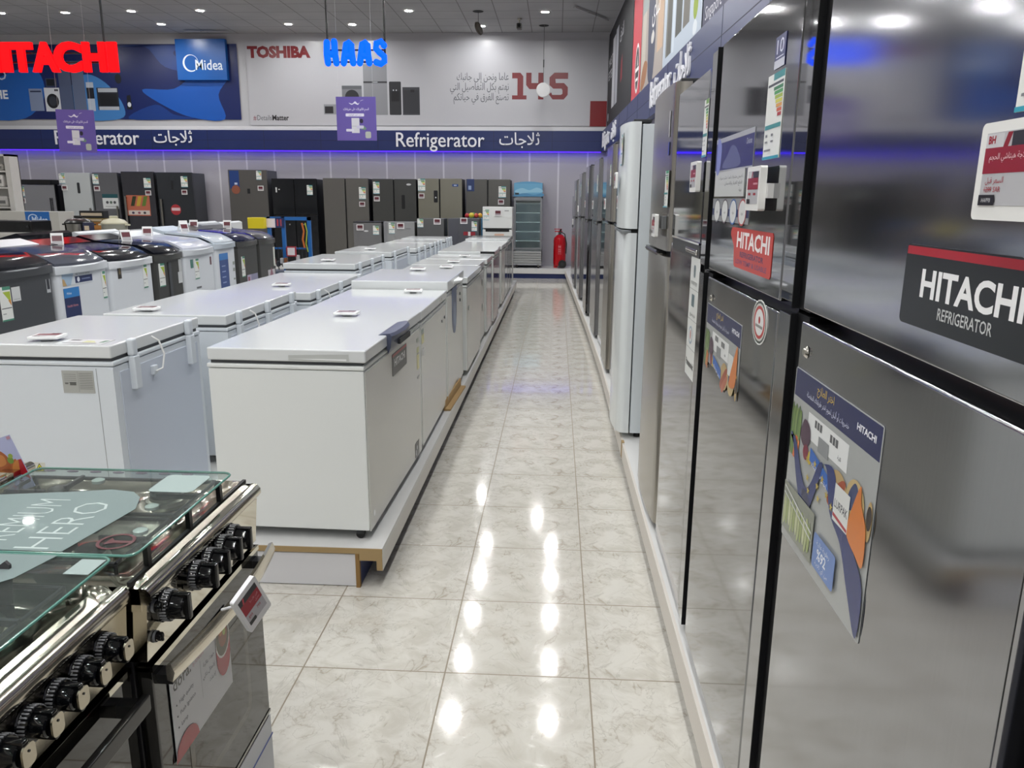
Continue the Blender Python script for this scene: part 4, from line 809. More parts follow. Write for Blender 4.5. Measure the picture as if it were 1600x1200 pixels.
grade(t, -.10, .74, .08, .17, -.001); deco('sticker', t, front(-.17, .84, -.001), [('r', 0, 0, .05, .07, '4a7a70')]); deco('sticker', t, front(-.09, .66, -.001), [('r', 0, 0, .09, .015, '6a6c70')]); deco('brand_badge', t, front(.20, .84, -.001), [('r', 0, 0, .03, .07, '6a4a50')])
t, h, H_ = washer(6.82, 7.28, XW, 1.205, 'white washing machine with one tall blue sticker', WW, mat('c4ccd4', .12), rim=mat('c2cbd4', .25))
deco('feature_sticker', t, front(-.14, .42, -.001), [('rr', 0, 0, .19, .50, .02, '344c86'), ('r', 0, .44, .19, .06, '3c7cc0'), ('p', ell(.12, .0, .06, .11, 20, 0, 180), 'c9d2e4'), ('p', ell(.12, .0, .04, .08, 20, 0, 180), '344c86')]+[('r', .04, .38-.05*k, .08, .01, '8f9fc6') for k in range(5)], 'tall blue sticker')
for zz in (.80, .74, .66): deco('sticker', t, front(.15, zz, -.001), [('r', 0, 0, .04, .03 if zz > .7 else .015, '8f978f')])
t, h, H_ = washer(7.31, 7.84, XW, 1.195, 'dark washing machine with deep blue lid and lilac leaflet', WM_D2, mat('1a1f3a', .06))
grade(t, -.17, .66, .08, .2, -.001); deco('leaflet', t, front(-.05, .40, -.001), [('r', 0, 0, .27, .27, '8d8ca8'), ('r', .0, 0, .1, .27, 'b3a8c0'), ('r', .02, .2, .04, .05, '8a3a50'), ('r', .12, .05, .12, .15, 'a3a0bc')])
t, h, H_ = washer(7.87, 8.35, XW, 1.185, 'brownish grey washing machine at the far end of its row', WM_D2, mat('3c3d40', .15))
deco('leaflet', t, front(-.02, .40, -.001), [('r', 0, 0, .2, .27, 'c3bfc4'), ('p', [(.0, .12), (.1, .3), (.2, .12)], '8d5a6c'), ('r', .03, .04, .12, .05, '6f7890')]); deco('sticker', t, front(.16, .70, -.001), [('r', 0, 0, .05, .2, 'd0d2c8')])
# row behind, seen over the first
LAB2 = ['white washing machine of the rear row beside the black stove tops', 'black topped washing machine of the rear row', 'white washing machine with dark lid in the rear row below the cookers', 'dark lidded washing machine in the rear row near the white cooker', 'white lidded washing machine in the rear row near the middle', 'grey lidded washing machine in the rear row near the paired tags', 'white washing machine closing the rear row']
for k, lb in enumerate(LAB2):
    a = 4.6+.66*k; washer(a, a+.6, -4.34, 1.17+.015*((k*3) % 4), lb, (WW, WM_DARK, WW, WM_DARK, WW, WW, WW)[k], (mat('c9ccd2', .2), WM_LID, mat('22242a', .06), mat('23262c', .08), mat('c4c8ce', .15), mat('55585c', .1), mat('d0d4d8', .2))[k], rz=-90, grp='washing machines of the rear row')
# tent tags on the washers
def tent(x, y, z, rz, label):
    t = thing('price_tag', label, 'price tag', (x, y, z+.012), R(rz)); t.scale = (.78, .78, .78)
    W1 = mat('e8e8e8', .4)
    MB().ring([[(-.05, -.05, 0), (.05, -.05, 0), (.05, -.042, 0), (-.05, -.042, 0)], [(-.05, -.004, .115), (.05, -.004, .115), (.05, .004, .115), (-.05, .004, .115)]], W1).box(-.05, -.04, .0, .06, 0.001, .008, W1).box(.04, .05, -.04, .06, 0.001, .008, W1).build('frame', t, smooth=0)
    MB().tube([(-.045, .055, .004), (-.045, .0, .112)], .004, W1).tube([(.045, .055, .004), (.045, .0, .112)], .004, W1).build('stand', t)
    a = math.atan(.115/.046)
    deco('screen', t, frameM((-.04, -.0465, .012), (1, 0, 0), (0, math.cos(a), math.sin(a))), [('r', 0, 0, .08, .09, 'b0aeb2'), ('r', 0, .035, .08, .05, '5e1f2c')], base=.001)
for k, a in enumerate(((-3.45, 4.18, 1.275, 60, 'tent price tag on the nearest dark washing machine'), (-3.52, 5.35, 1.245, 30, 'tent price tag at the back of the broad dark glass lid'), (-3.38, 5.98, 1.245, 50, 'tent price tag on the olive grey washing machine'), (-3.5, 6.55, 1.25, 20, 'tent price tag on the pale lid next to the olive washer'),
          (-3.45, 7.1, 1.27, 55, 'tent price tag above the tall blue sticker'), (-3.62, 7.45, 1.275, 40, 'nearer of the two tent price tags standing close together'), (-3.62, 7.68, 1.275, 20, 'farther of the two tent price tags standing close together'), (-3.5, 8.2, 1.26, 15, 'tent price tag on the last washing machine of the row'))): tent(*a)

# ---------------------------------------------------------------- fridges along the far wall
def wall_fridge(x0, x1, top, label, doors, m, seam=None, dep=.62, y=16.22, cab='3c3e42', zb=.2, grp='tall fridges along the far wall', gapm=BLACK, topc=None):
    xc = (x0+x1)/2; h = (x1-x0)/2; t = thing('refrigerator', label, 'refrigerator', (xc, y, zb), 0, grp); H_ = top-zb
    MB().box(-h+.006, h-.006, .07, dep, .02, H_-.008, mat(cab, .45), .006).build('cabinet', t)
    if doors == 1: MB().box(-h, h, 0, .066, .03, H_, m, .01).build('door', t)
    elif doors == 2:
        MB().box(-h, -h*.02-.012, 0, .066, .03, H_, m, .01).build('door', t); MB().box(-h*.02+.012, h, 0, .066, .03, H_, m, .01).build('door', t)
    elif doors == 4:
        s = seam-zb
        for sx in (-1, 1):
            for z0, z1 in ((.03, s-.006), (s+.006, H_)): MB().box(-h if sx < 0 else .008, -.008 if sx < 0 else h, 0, .066, z0, z1, m, .008).build('door', t)
    elif doors == 12:
        s = seam-zb
        MB().box(-h, h, 0, .066, s+.01, H_, m, .01).build('upper_door', t); MB().box(-h, h, 0, .066, .03, s-.01, m, .01).build('lower_door', t)
    MB().box(-h+.02, h-.02, .03, .075, .04, H_-.02, gapm).build('door_gasket', t)
    for sx in (-1, 1): MB().cyl((sx*(h-.05), .12, 0), (sx*(h-.05), .12, .03), .02, RUBBER, seg=10).build('foot', t)
    return t, h, H_
def wtag(t, X, Z, Y=-.003):
    f = deco('price_tag', t, front(X, Z, Y), [('r', 0, 0, .12, .10, 'dcdadb'), ('r', .015, .015, .09, .07, '9a8f94'), ('r', .015, .04, .09, .045, '5e2430')], base=.014)
VIS = mat('3d4045', .2, .7)
t, h, H_ = wall_fridge(-11.40, -10.58, 1.82, 'brushed steel fridge lowest of the far wall row behind the white counter', 1, steel('9a9ba0', .25, .9)); MB().box(h-.12, h-.10, -.04, -.02, .9, 1.35, DARK).box(h-.12, h-.10, -.02, 0, 1.3, 1.33, DARK).build('handle', t); MB().box(h-.012, h+.004, -.002, .1, .03, H_+.003, BLACK).build('edge_trim', t)
energy(t, -h+.02, H_-.24, .13, .2, -.002); wtag(t, -h+.03, H_-.38); deco('feature_sticker', t, front(-.02, H_-.72, -.002), [('r', 0, 0, .32, .14, 'b9bab0'), ('r', 0, .1, .32, .04, '2c3448'), ('e', .1, .05, .02, .02, '3a3c44'), ('e', .2, .05, .02, .02, '3a3c44')])
MB().box(-11.45, -10.78, 16.4, 16.7, 1.825, 1.93, BLACK, .01).build('dark_box'); tag(bpy.data.objects['dark_box'], 'flat black box on top of the lowest far wall fridge', 'box')
t, h, H_ = wall_fridge(-10.42, -9.80, 2.07, 'pale white fridge standing before its steel neighbours at the far wall', 1, mat('b9bec0', .3), cab='8a8d90'); deco('display', t, front(.02, H_-.42, -.002), [('rr', 0, 0, .06, .22, .02, '26282c')]); energy(t, -h-.04, H_-.22, .13, .2, -.004); wtag(t, -h, H_-.36); MB().box(h-.06, h-.03, -.04, -.02, .6, 1.15, CHROMED).box(h-.06, h-.03, -.02, 0, 1.1, 1.13, CHROMED).build('handle', t)
t, h, H_ = wall_fridge(-9.74, -9.20, 2.08, 'steel fridge with a small teal and white feature card at the far wall', 1, steel('7c7d82', .3, .85)); energy(t, -h+.0, H_-.24, .13, .2, -.002); wtag(t, -h+.02, H_-.38); deco('feature_sticker', t, front(-.1, H_-.74, -.002), [('r', 0, 0, .34, .30, 'd3d6d6'), ('r', 0, .22, .34, .08, '1f5058'), ('e', .1, .13, .03, .03, '4a4c50'), ('e', .18, .13, .03, .03, '5a6a60'), ('e', .26, .13, .03, .03, '4a4c50'), ('r', .05, .04, .24, .01, '8a8c90')], 'teal and white feature card')
MB().box(h-.07, h-.04, -.04, -.02, .7, 1.2, CHROMED).box(h-.07, h-.04, -.02, 0, 1.15, 1.18, CHROMED).build('handle', t)
t, h, H_ = wall_fridge(-9.12, -8.42, 2.10, 'dark steel fridge with a colourful fruit sticker at the far wall', 1, steel('4c4c52', .25, .8))
energy(t, h-.22, H_-.33, .15, .2, -.002); wtag(t, h-.2, H_-.48); deco('feature_sticker', t, front(-.28, H_-.90, -.002), [('r', 0, 0, .50, .42, 'b5654e'), ('p', [(.08, .2), (.14, .4), (.22, .4), (.16, .2)], '2f3a22'), ('p', [(.2, .2), (.26, .4), (.34, .4), (.28, .2)], 'c0a03a'), ('p', [(.32, .2), (.38, .4), (.46, .4), (.4, .2)], '5f7a34'), ('r', .02, .02, .46, .09, 'cfc6c0'), ('e', .12, .06, .03, .025, '3a2f4a'), ('e', .25, .06, .03, .025, '8a4a5a'), ('e', .37, .06, .03, .025, '34343c')], 'colourful fruit sticker'); MB().box(-h+.04, -h+.08, -.04, -.02, .8, 1.4, CHROMED).box(-h+.04, -h+.08, -.02, 0, 1.35, 1.38, CHROMED).build('handle', t)
t, h, H_ = wall_fridge(-8.36, -7.60, 2.09, 'graphite fridge with a small red round sticker at the far wall', 1, mat('3b3e43', .3, .5), cab='43464b'); deco('display', t, front(-.08, H_-.35, -.002), [('rr', 0, 0, .05, .18, .01, '1c1e22')]); energy(t, h-.24, H_-.30, .14, .22, -.002); wtag(t, h-.24, H_-.45)
deco('sticker', t, front(-.02, H_-.76, -.002), [('e', 0, 0, .11, .11, 'a8343c'), ('r', -.09, -.02, .18, .06, 'd6bcc0')], 'red round sticker'); MB().box(-h+.05, -h+.09, -.04, -.02, .8, 1.35, CHROMED).box(-h+.05, -h+.09, -.02, 0, 1.3, 1.33, CHROMED).build('handle', t)
t, h, H_ = wall_fridge(-6.83, -6.01, 2.15, 'tall olive grey fridge with dark blue leaflet at the far wall', 1, steel('6c6b69', .3, .7), cab='505256'); deco('leaflet', t, front(-h+.03, H_-.50, -.002), [('r', 0, .12, .2, .36, '24407c'), ('p', ell(.12, .1, .09, .09), '8a5240'), ('r', .1, .2, .06, .04, 'c3cfe4')], 'dark blue leaflet'); deco('display', t, front(-.02, H_-.48, -.002), [('r', 0, 0, .06, .1, '1c1e22')]); energy(t, h-.22, H_-.2, .11, .18, -.002); wtag(t, h-.2, H_-.42)
t, h, H_ = wall_fridge(-5.92, -4.98, 1.98, 'black glass four door fridge at the far wall behind the blue frame', 4, mat('15171b', .1), seam=1.25, cab='15171a'); energy(t, h-.2, H_-.33, .12, .2, -.002); deco('sticker', t, front(-h+.08, H_-.28, -.002), [('r', 0, 0, .03, .1, 'd0d2d2'), ('r', .06, .05, .03, .02, 'd0d2d2')])
for u in (-.13, .17): MB().cyl((u, -.001, .85), (u, -.006, .85), .015, CHROME, seg=10).build('lock', t)
t, h, H_ = wall_fridge(-4.84, -3.89, 1.995, 'grey side by side fridge with label column beside the black glass one', 2, steel('6a6966', .35, .6), cab='17181b'); energy(t, h-.2, H_-.42, .14, .24, -.002); wtag(t, h-.2, H_-.57)
t, h, H_ = wall_fridge(-3.81, -2.90, 1.985, 'dark grey side by side fridge with narrow display slot at the far wall', 2, steel('4c4d4c', .35, .6), cab='17181b'); energy(t, -h+.02, H_-.3, .13, .24, -.002); wtag(t, -h+.03, H_-.45); deco('display', t, front(.15, H_-.6, -.002), [('rr', 0, 0, .07, .28, .015, '121316')]); deco('brand_badge', t, front(h-.2, H_-.11, -.002), [('e', .05, 0, .05, .02, 'c0c2c4')])
t, h, H_ = wall_fridge(-2.86, -1.95, 2.0, 'beige grey side by side fridge with blue badge at the far wall', 2, steel('848276', .35, .6), cab='17181b'); energy(t, -h+.0, H_-.25, .15, .24, -.002); wtag(t, -h+.01, H_-.4); deco('display', t, front(-.13, H_-.48, -.002), [('rr', 0, 0, .08, .24, .015, '15161a'), ('e', .04, .1, .015, .015, 'd0d0d2')]); deco('brand_badge', t, front(h-.2, H_-.16, -.002), [('r', 0, 0, .12, .05, '2a4a8a'), ('r', .03, .015, .06, .02, 'c0c8da')])
t, h, H_ = wall_fridge(-1.87, -.96, 1.99, 'grey side by side fridge next to the glass door cooler', 2, steel('5f5e5b', .35, .6), cab='17181b'); deco('sticker', t, front(-h+.02, H_-.24, -.002), [('r', 0, 0, .15, .24, '2a3a66'), ('r', .03, .03, .06, .08, '8fa0c0')]); energy(t, h-.24, H_-.36, .15, .22, -.002); wtag(t, h-.25, H_-.50)
# glass door cooler
t = thing('display_cooler', 'glass door display cooler with blue header against the far wall', 'display cooler', (-.595, 16.24, .2)); h = .29
CG = mat('b9bbbe', .35, .1); H_ = 1.75
b = MB(); b.box(-h, h, .60, .66, .1, H_-.3, CG); b.box(-h, -h+.02, .03, .6, .1, H_-.3, CG); b.box(h-.02, h, .03, .6, .1, H_-.3, CG); b.box(-h, h, .03, .66, .06, .36, CG); b.box(-h, h, .03, .66, H_-.34, H_-.02, CG); b.build('cabinet', t)
b = MB(); b.ring([[(u, 0, H_-.30), (u, 0, H_-.03+.03*(1-(u/h)**2)), (u, .06, H_-.03+.03*(1-(u/h)**2)), (u, .06, H_-.30)] for u in [-h+2*h*i/10 for i in range(11)]], mat('5e9ac0', .3)); b.build('header', t, 'pale blue header panel')
deco('header_print', t, front(-h+.01, H_-.29, -.002), [('r', 0, 0, .56, .25, '6aa6c8'), ('p', blob([(0, .1), (.15, .16), (.3, .12), (.45, .17), (.56, .13), (.56, .08), (.3, .07), (.1, .05)]), '8fbfd6'), ('p', blob([(.0, .02), (.2, .06), (.4, .03), (.56, .06), (.56, .0), (0, 0)]), '4f88b0'), ('r', .01, .03, .08, .035, '1c2430')])
b = MB()
for x0, x1, z0, z1 in ((-h, -h+.04, .38, H_-.33), (h-.04, h, .38, H_-.33), (-h+.04, h-.04, .38, .42), (-h+.04, h-.04, H_-.38, H_-.33)): b.box(x0, x1, -.01, .028, z0, z1, mat('85888c', .3, .5), .002)
d = b.build('door', t); MB().box(-h+.04, h-.04, .006, .011, .42, H_-.38, GLASS).build('door_glass', d)
MB().box(-h+.02, h-.02, .585, .60, .37, H_-.34, mat('c3d0da', .4)).build('inner_liner', t)
for sx in (-1, 1): MB().box(sx*(h-.03)-.006, sx*(h-.03)+.006, .04, .05, .45, H_-.42, mat('e6f0ff', .5, emit=2.5)).build('added_glow_strip', t)  # added glowing strips, put in only to brighten the cooler's dark interior
for k in range(5): MB().box(-h+.03, h-.03, .06, .57, .55+.19*k, .558+.19*k, mat('dbe4ea', .3)).build('shelf', t)
b = MB()
for k in range(5): b.box(-h, h, -.012, .03, .11+.048*k, .15+.048*k, mat('a5a6a6', .3, .4), .006)
b.build('base_grille', t)
for sx in (-1, 1): MB().cyl((sx*.22-.015, .06, .03), (sx*.22+.015, .06, .03), .03, RUBBER).box(sx*.22-.02, sx*.22+.02, .03, .09, .04, .07, CHROMED).build('caster', t)
# extinguisher
t = thing('fire_extinguisher', 'red wheeled fire extinguisher in the far corner', 'fire extinguisher', (.07, 16.45, .2)); RE = mat('b00c18', .25)
MB().lathe([(.06, .03), (.12, .05), (.13, .1), (.13, .56), (.12, .62), (.07, .67), (.04, .69)], RE, 28).build('cylinder', t)
MB().cyl((0, 0, .68), (0, 0, .74), .03, CHROMED).box(-.11, .05, -.015, .015, .74, .76, RE).box(-.12, .04, -.012, .012, .79, .805, RE).cyl((.0, 0, .73), (.02, 0, .8), .02, BLACK).build('valve', t)
MB().tube([(.02, -.02, .74), (.1, -.06, .7), (.14, -.08, .5), (.13, -.1, .3)], .012, RUBBER).build('hose', t)
for sx in (-1, 1): MB().cyl((.06, sx*.14-.015, .085), (.06, sx*.14+.015, .085), .085, RUBBER, seg=24).cyl((.06, sx*.14-.018, .085), (.06, sx*.14+.018, .085), .035, DARK).build('wheel', t)
MB().box(-.12, -.04, -.06, .06, .0, .05, RE, .005).build('foot', t)
deco('print', t, frameM((-.035, -.1285, .28), (1, 0, 0), (0, 0, 1)), [('r', 0, 0, .07, .2, 'b5303a'), ('r', .01, .15, .05, .02, 'c98a8e'), ('r', .01, .1, .05, .01, 'c98a8e'), ('r', .01, .06, .05, .01, 'c98a8e')])

# small fridges at the end of the freezer rows
G3 = 'small fridges behind the chest freezers'
t, h, H_ = wall_fridge(-3.45, -2.97, 1.195, 'small grey fridge with black top edge, behind the freezers', 1, mat('78787a', .35, .3), dep=.5, y=13.2, zb=.18, grp=G3); MB().box(-h, h, -.002, .5, H_-.0, H_+.012, BLACK).build('top_cap', t); wtag(t, -h+.06, H_-.13); energy(t, h-.14, H_-.2, .1, .15, -.002, '3a8f6a'); deco('brand_badge', t, front(-.02, H_-.14, -.002), [('e', 0, 0, .04, .014, 'd0d2d4')])
t, h, H_ = wall_fridge(-2.93, -2.40, 1.215, 'small light silver fridge between two darker small fridges', 1, mat('9a9b9c', .35, .3), dep=.5, y=13.2, zb=.18, grp=G3); MB().box(-h+.005, -h+.06, -.004, .0, .03, H_-.01, mat('85868a', .3)).build('edge_trim', t); wtag(t, -.03, H_-.12); energy(t, -h+.09, H_-.2, .1, .18, -.002, '3a8f6a'); deco('brand_badge', t, front(.12, H_-.12, -.002), [('r', 0, 0, .08, .008, '6a6c6e')])
t, h, H_ = wall_fridge(-2.36, -1.90, 1.275, 'small grey fridge with tag at its top corner, behind the inner row', 1, mat('5e5f60', .35, .3), dep=.5, y=13.2, zb=.18, grp=G3); energy(t, -h+.01, H_-.15, .1, .14, -.002, '3a8f6a'); wtag(t, h-.17, H_-.1)
t, h, H_ = wall_fridge(-1.83, -1.31, 1.28, 'small dark slate fridge with red sticker band beside the white two door fridge', 1, mat('55565c', .3, .3), dep=.5, y=13.2, zb=.18, grp=G3); MB().box(-h, -h+.18, -.004, .0, .03, H_-.01, mat('4c4d55', .3)).build('edge_trim', t); wtag(t, -.05, H_-.09); energy(t, h-.12, H_-.21, .09, .16, -.002, '3a8f6a'); deco('sticker', t, front(-.0, H_-.28, -.002), [('r', 0, 0, .2, .06, '8e2430'), ('r', .08, -.01, .04, .07, 'dad6d6')], 'red sticker band')
t, h, H_ = wall_fridge(-1.245, -.745, 1.475, 'small white two door fridge at the aisle end of the freezer rows', 12, mat('dcdedc', .3), seam=1.11, dep=.52, y=13.2, zb=.18, grp=G3, cab='d0d2d2'); MB().box(-h+.05, h-.05, -.004, .03, .885, .925, BLACK).build('handle', t); energy(t, -h+.01, H_-.22, .1, .17, -.002, '3a8f6a'); wtag(t, -.05, H_-.15); deco('sticker', t, front(-.05, .78, -.002), [('rr', 0, 0, .16, .07, .01, 'd3ad98'), ('r', .02, .03, .12, .008, 'b8604a')])
deco('brand_badge', t, front(.12, H_-.07, -.002), [('r', 0, 0, .07, .012, '8a8c8e')])
t = MB().box(-.17, .17, -.15, .15, 0, 1.06, mat('3f83a8', .5), .01).build('blue_carton'); t.location = (-1.50, 14.1, 0); t.scale = (1, 1, 1.19); tag(t, 'tall light blue carton behind the white two door fridge', 'carton')
for k, (dx, dy, dz, r_, c, lb) in enumerate(((-.1, -.05, .0, .045, 'a8242c', 'red artificial fruit at the outer end of the blue carton'), (-.02, -.08, .0, .05, 'c9b83a', 'yellow artificial fruit in the middle of the blue carton'), (.06, -.04, .0, .045, 'b03a2a', 'red artificial fruit near the white fridge on the blue carton'), (.0, .07, .0, .05, '4a7a34', 'green artificial fruit at the back of the blue carton'), (.12, .04, .0, .045, 'c9962e', 'orange artificial fruit at the far corner of the blue carton'))):
    t = MB().lathe([(r_*math.sin(R(a)), r_*(1-math.cos(R(a)))) for a in (2, 30, 60, 90, 120, 150, 175)], mat(c, .35), 14, caps=False).cyl((0, 0, 2*r_-.004), (.004, 0, 2*r_+.012), .004, mat('4a3a20', .7)).build('artificial_fruit'); t.location = (-1.50+dx, 14.1+dy, 1.262); tag(t, lb, 'fruit', 'artificial fruit on the blue carton')
# ---------------------------------------------------------------- blue rack with tools
t = thing('display_stand', 'blue metal display stand with yellow sign box and hanging parts', 'display stand', (-3.55, 9.5, 0))
BL = mat('1f62a8', .35)
b = MB()
for x_ in (.02, .20, .52): b.box(x_-.02, x_+.02, -.02, .02, 0 if x_ != .02 else .6, 1.37, BL)
b.box(-.02, .54, -.02, .02, 1.33, 1.37, BL).box(-.02, .54, -.12, .12, 0, .03, BL).box(.0, .54, -.01, .01, .98, 1.0, BL); b.build('frame', t)
MB().box(-.20, .0, -.12, .03, 1.23, 1.36, mat('d8c410', .5), .004).build('sign_box', t, 'yellow sign box')
deco('sign_print', t, front(.0, 1.24, -.03), [('r', 0, 0, .11, .11, 'd9cfd4'), ('r', .012, .012, .085, .085, 'e6dde0')]); deco('sign_print', t, front(.11, 1.24, -.03), [('r', 0, 0, .11, .12, '20305c'), ('r', .02, .02, .02, .08, 'b03a40'), ('r', .06, .02, .02, .08, 'a04450')])
random.seed(3)
for k in range(10):
    u = .02+.05*k+.01; z = .78+.16*random.random(); c = ('2c4f8a', '7a2a34', '3c3e44', 'b9babd', '8a5a3a', '20242c', '5f7f9c', 'c8c8ca', '3a6a9a', '6a6c70')[k]
    MB().tube([(u, -.04, 1.0), (u, -.05, z+.09), (u+.01, -.06, z)], .004, DARK, 6).box(u-.02, u+.02, -.09, -.04, z-.07, z, mat(c, .3, .2), .01).cyl((u, -.065, z-.07), (u+.008, -.065, z-.11), .009, CHROMED, seg=8).build('hanging_part', t)
MB().box(.26, .38, -.12, -.105, .90, 1.02, mat('a0303c', .4)).box(.275, .365, -.124, -.119, .915, 1.005, mat('d9d3d6', .4)).build('price_card', t)
MB().tube([(.44, -.03, 1.3), (.46, -.03, 1.2), (.44, -.03, 1.1), (.46, -.03, 1.0)], .012, mat('c0662a', .4)).build('hanging_cord', t, 'orange hanging cord')
MB().tube([(.48, -.03, 1.3), (.5, -.03, 1.2), (.48, -.03, 1.05), (.5, -.03, .95)], .007, mat('a8b83a', .4)).build('hanging_cord', t, 'green hanging cord')
for k, (z, lb) in enumerate(((.7, 0), (.5, 0), (.3, 0))): MB().box(-.02, .56, -.14, .14, z, z+.02, mat('5c6470', .4)).build('shelf', t)
# ---------------------------------------------------------------- counter, shelf and small appliances at the left rear
t = thing('shelf_unit', 'white open shelf unit cut by the picture edge at the rear', 'shelf', (-9.31, 12.0, 0)); SW = mat('c9c8c4', .5)
b = MB().box(-.8, -.77, 0, .22, 0, 2.22, SW).box(.72, .80, 0, .22, 0, 2.22, SW).box(-.8, .8, .205, .22, 0, 2.22, mat('b5b4b0', .5)).box(-.8, .8, 0, .22, 2.19, 2.22, SW)
b.build('case', t)
for z in (1.40, 1.70, 1.95): MB().box(-.77, .72, .01, .205, z, z+.025, SW).build('shelf', t)
for k, (u, z, w_, h_) in enumerate(((.58, 1.425, .22, .16), (.55, 1.725, .24, .19), (.62, 1.975, .16, .10))):
    o = MB().box(-w_/2, w_/2, -.09, .09, 0, h_, mat(('bdbcb8', 'cfceca', 'a09f98')[k], .35), .03, 3).box(-w_/2+.03, w_/2-.03, -.094, -.088, h_*.3, h_*.6, mat('6a6a68', .4)).build('small_appliance'); o.location = (-9.33+u, 12.105, z+.001); tag(o, ('rounded white appliance on the lowest visible shelf', 'large pale appliance on the middle shelf of the white unit', 'small greyish appliance on the top shelf of the white unit')[k], 'appliance')
t = thing('counter', 'white display counter carrying a blue brand sign', 'counter', (-8.7, 11.5, 0))
MB().box(-1.3, 1.2, 0, .4, 0, 1.365, mat('b8b7b2', .5), .004).build('case', t)
deco('brand_sign', t, front(.68, 1.15, -.001), [('r', 0, 0, .38, .215, '1f63ae'), ('t', 'Midea', .10, .05, 'c5d6ea', dict(w=.25, h=.09, bold=.03)), ('p', ell(.12, .11, .08, .07, 20, 30, 250)+ell(.12, .11, .065, .055, 20, 250, 30), 'c5d6ea')], 'blue brand sign')
for k in range(3):
    o = MB().box(-.27, .27, -.2, .2, 0, .14, mat('101114', .25), .015).box(-.24, .24, -.205, -.199, .03, .11, BLACKG).cyl((.22, -.2, .07), (.22, -.215, .07), .015, DARK).build('countertop_oven'); o.location = (-7.95+.56*k, 9.7, 1.151); tag(o, ('black countertop appliance farthest along the rear table', 'black countertop appliance in the middle of the rear table', 'black countertop appliance nearest the cookers')[k], 'oven', 'black appliances on the rear table')
t = thing('table', 'long white table under the black appliances and cookers', 'table', (-6.7, 9.4, 0)); MB().box(-1.7, 1.4, 0, .6, 1.12, 1.15, mat('c3c2be', .5), .004).build('tabletop', t)
for sx in (-1.66, 1.36):
    for yy in (.04, .56): MB().box(sx-.02, sx+.02, yy-.02, yy+.02, 0, 1.12, mat('8a8a88', .4)).build('leg', t)
def cooker(x, y, z, r, m1, m2, label):
    t = thing('cooker', label, 'cooker', (x, y, z+.001))
    MB().lathe([(r*.9, 0), (r, .02), (r, .10), (r*.97, .12)], m1, 28).build('pot', t); MB().lathe([(r*1.03, .11), (r*1.03, .125), (r*.8, .16), (r*.3, .18), (.001, .182)], m2, 28).build('lid', t)
    MB().box(-.05, .05, -.02, .02, .175, .21, m2, .01).build('lid_handle', t); MB().box(-r-.05, r+.05, -.025, .025, .09, .11, m2, .008).build('grip', t)
cooker(-6.02, 9.62, 1.15, .16, CHROMED, BLACK, 'steel pressure cooker with black lid on the rear table')
cooker(-5.56, 9.62, 1.15, .15, mat('8a8a80', .3), mat('c9c6ae', .35), 'cream white cooker at the table end near the steel fridges')
for k, (x, y, z, a, c, hh, col, lb) in enumerate(((-5.95, 9.92, 1.151, .30, .12, .12, 'a06a34', 'brown carton behind the pressure cooker'), (-5.98, 9.92, 1.273, .28, .12, .05, '8c7a50', 'olive carton stacked on the brown carton'), (-5.99, 9.92, 1.325, .32, .12, .09, '15161a', 'black box topmost of the carton stack'), (-5.80, 9.46, 1.151, .10, .08, .13, '2c2f4a', 'small navy box between the two cookers'))):
    o = MB().box(-a/2, a/2, -c/2, c/2, 0, hh, mat(col, .6), .003).box(-a/2+.02, a/2-.02, -c/2-.001, -c/2, hh*.3, hh*.7, mat('c9b8a0' if k else 'c98a4a', .6)).build('carton'); o.location = (x, y, z); tag(o, lb, 'box')

# ---------------------------------------------------------------- gas stoves in the foreground
INOX = steel('c4beb0', .16, 1., .06, 20, 20, name='stainless_steel'); INOXD = steel('b5ae9e', .24, 1., .08, 30, 6, name='brushed_stainless'); MIRR = mat('cfcabc', .05, 1.); OVG = mat('1c1b19', .03, .0, spec=.8)
def hob(b, h, dep, z, m, rim=.0, depth=.016):
    n = 28; vs = []; fs = []
    for j in range(n+1):
        for i in range(n+1):
            u = -h+2*h*i/n; v = dep*j/n
            e = min(h-abs(u), v, dep-v)
            zz = z+rim*math.sin(min(e/.035, 1)*math.pi)-(depth*min(1, max(0, (e-.035)/.03)))
            if e < .004: zz -= .004
            r1 = min(math.hypot(abs(u)-.15, v-.16), math.hypot(abs(u)-.15, v-.42))
            if r1 < .10: zz += .006*math.sin((1-r1/.10)*math.pi*1.2)
            vs.append((u, v, zz)); 
    for j in range(n):
        for i in range(n): fs.append((j*(n+1)+i, j*(n+1)+i+1, (j+1)*(n+1)+i+1, (j+1)*(n+1)+i))
    b.add(vs, fs, m)
def burner(t, u, v, z, r, red=False):
    b = MB(); M = Matrix.Translation((u, v, z))
    b.lathe([(r*1.5, -.006), (r*1.45, .0), (r*1.15, .001)], INOX, 28, M=M, caps=False)
    b.lathe([(r*1.15, .0), (r*1.1, .012), (r*.9, .014), (r*.85, .02)], mat('a9a69c', .3, .9), 28, M=M); b.lathe([(r*.86, .02), (r*.86, .027), (r*.7, .031), (.001, .032)], mat('1f1f20', .35), 28, M=M)
    return b.build('burner', t)
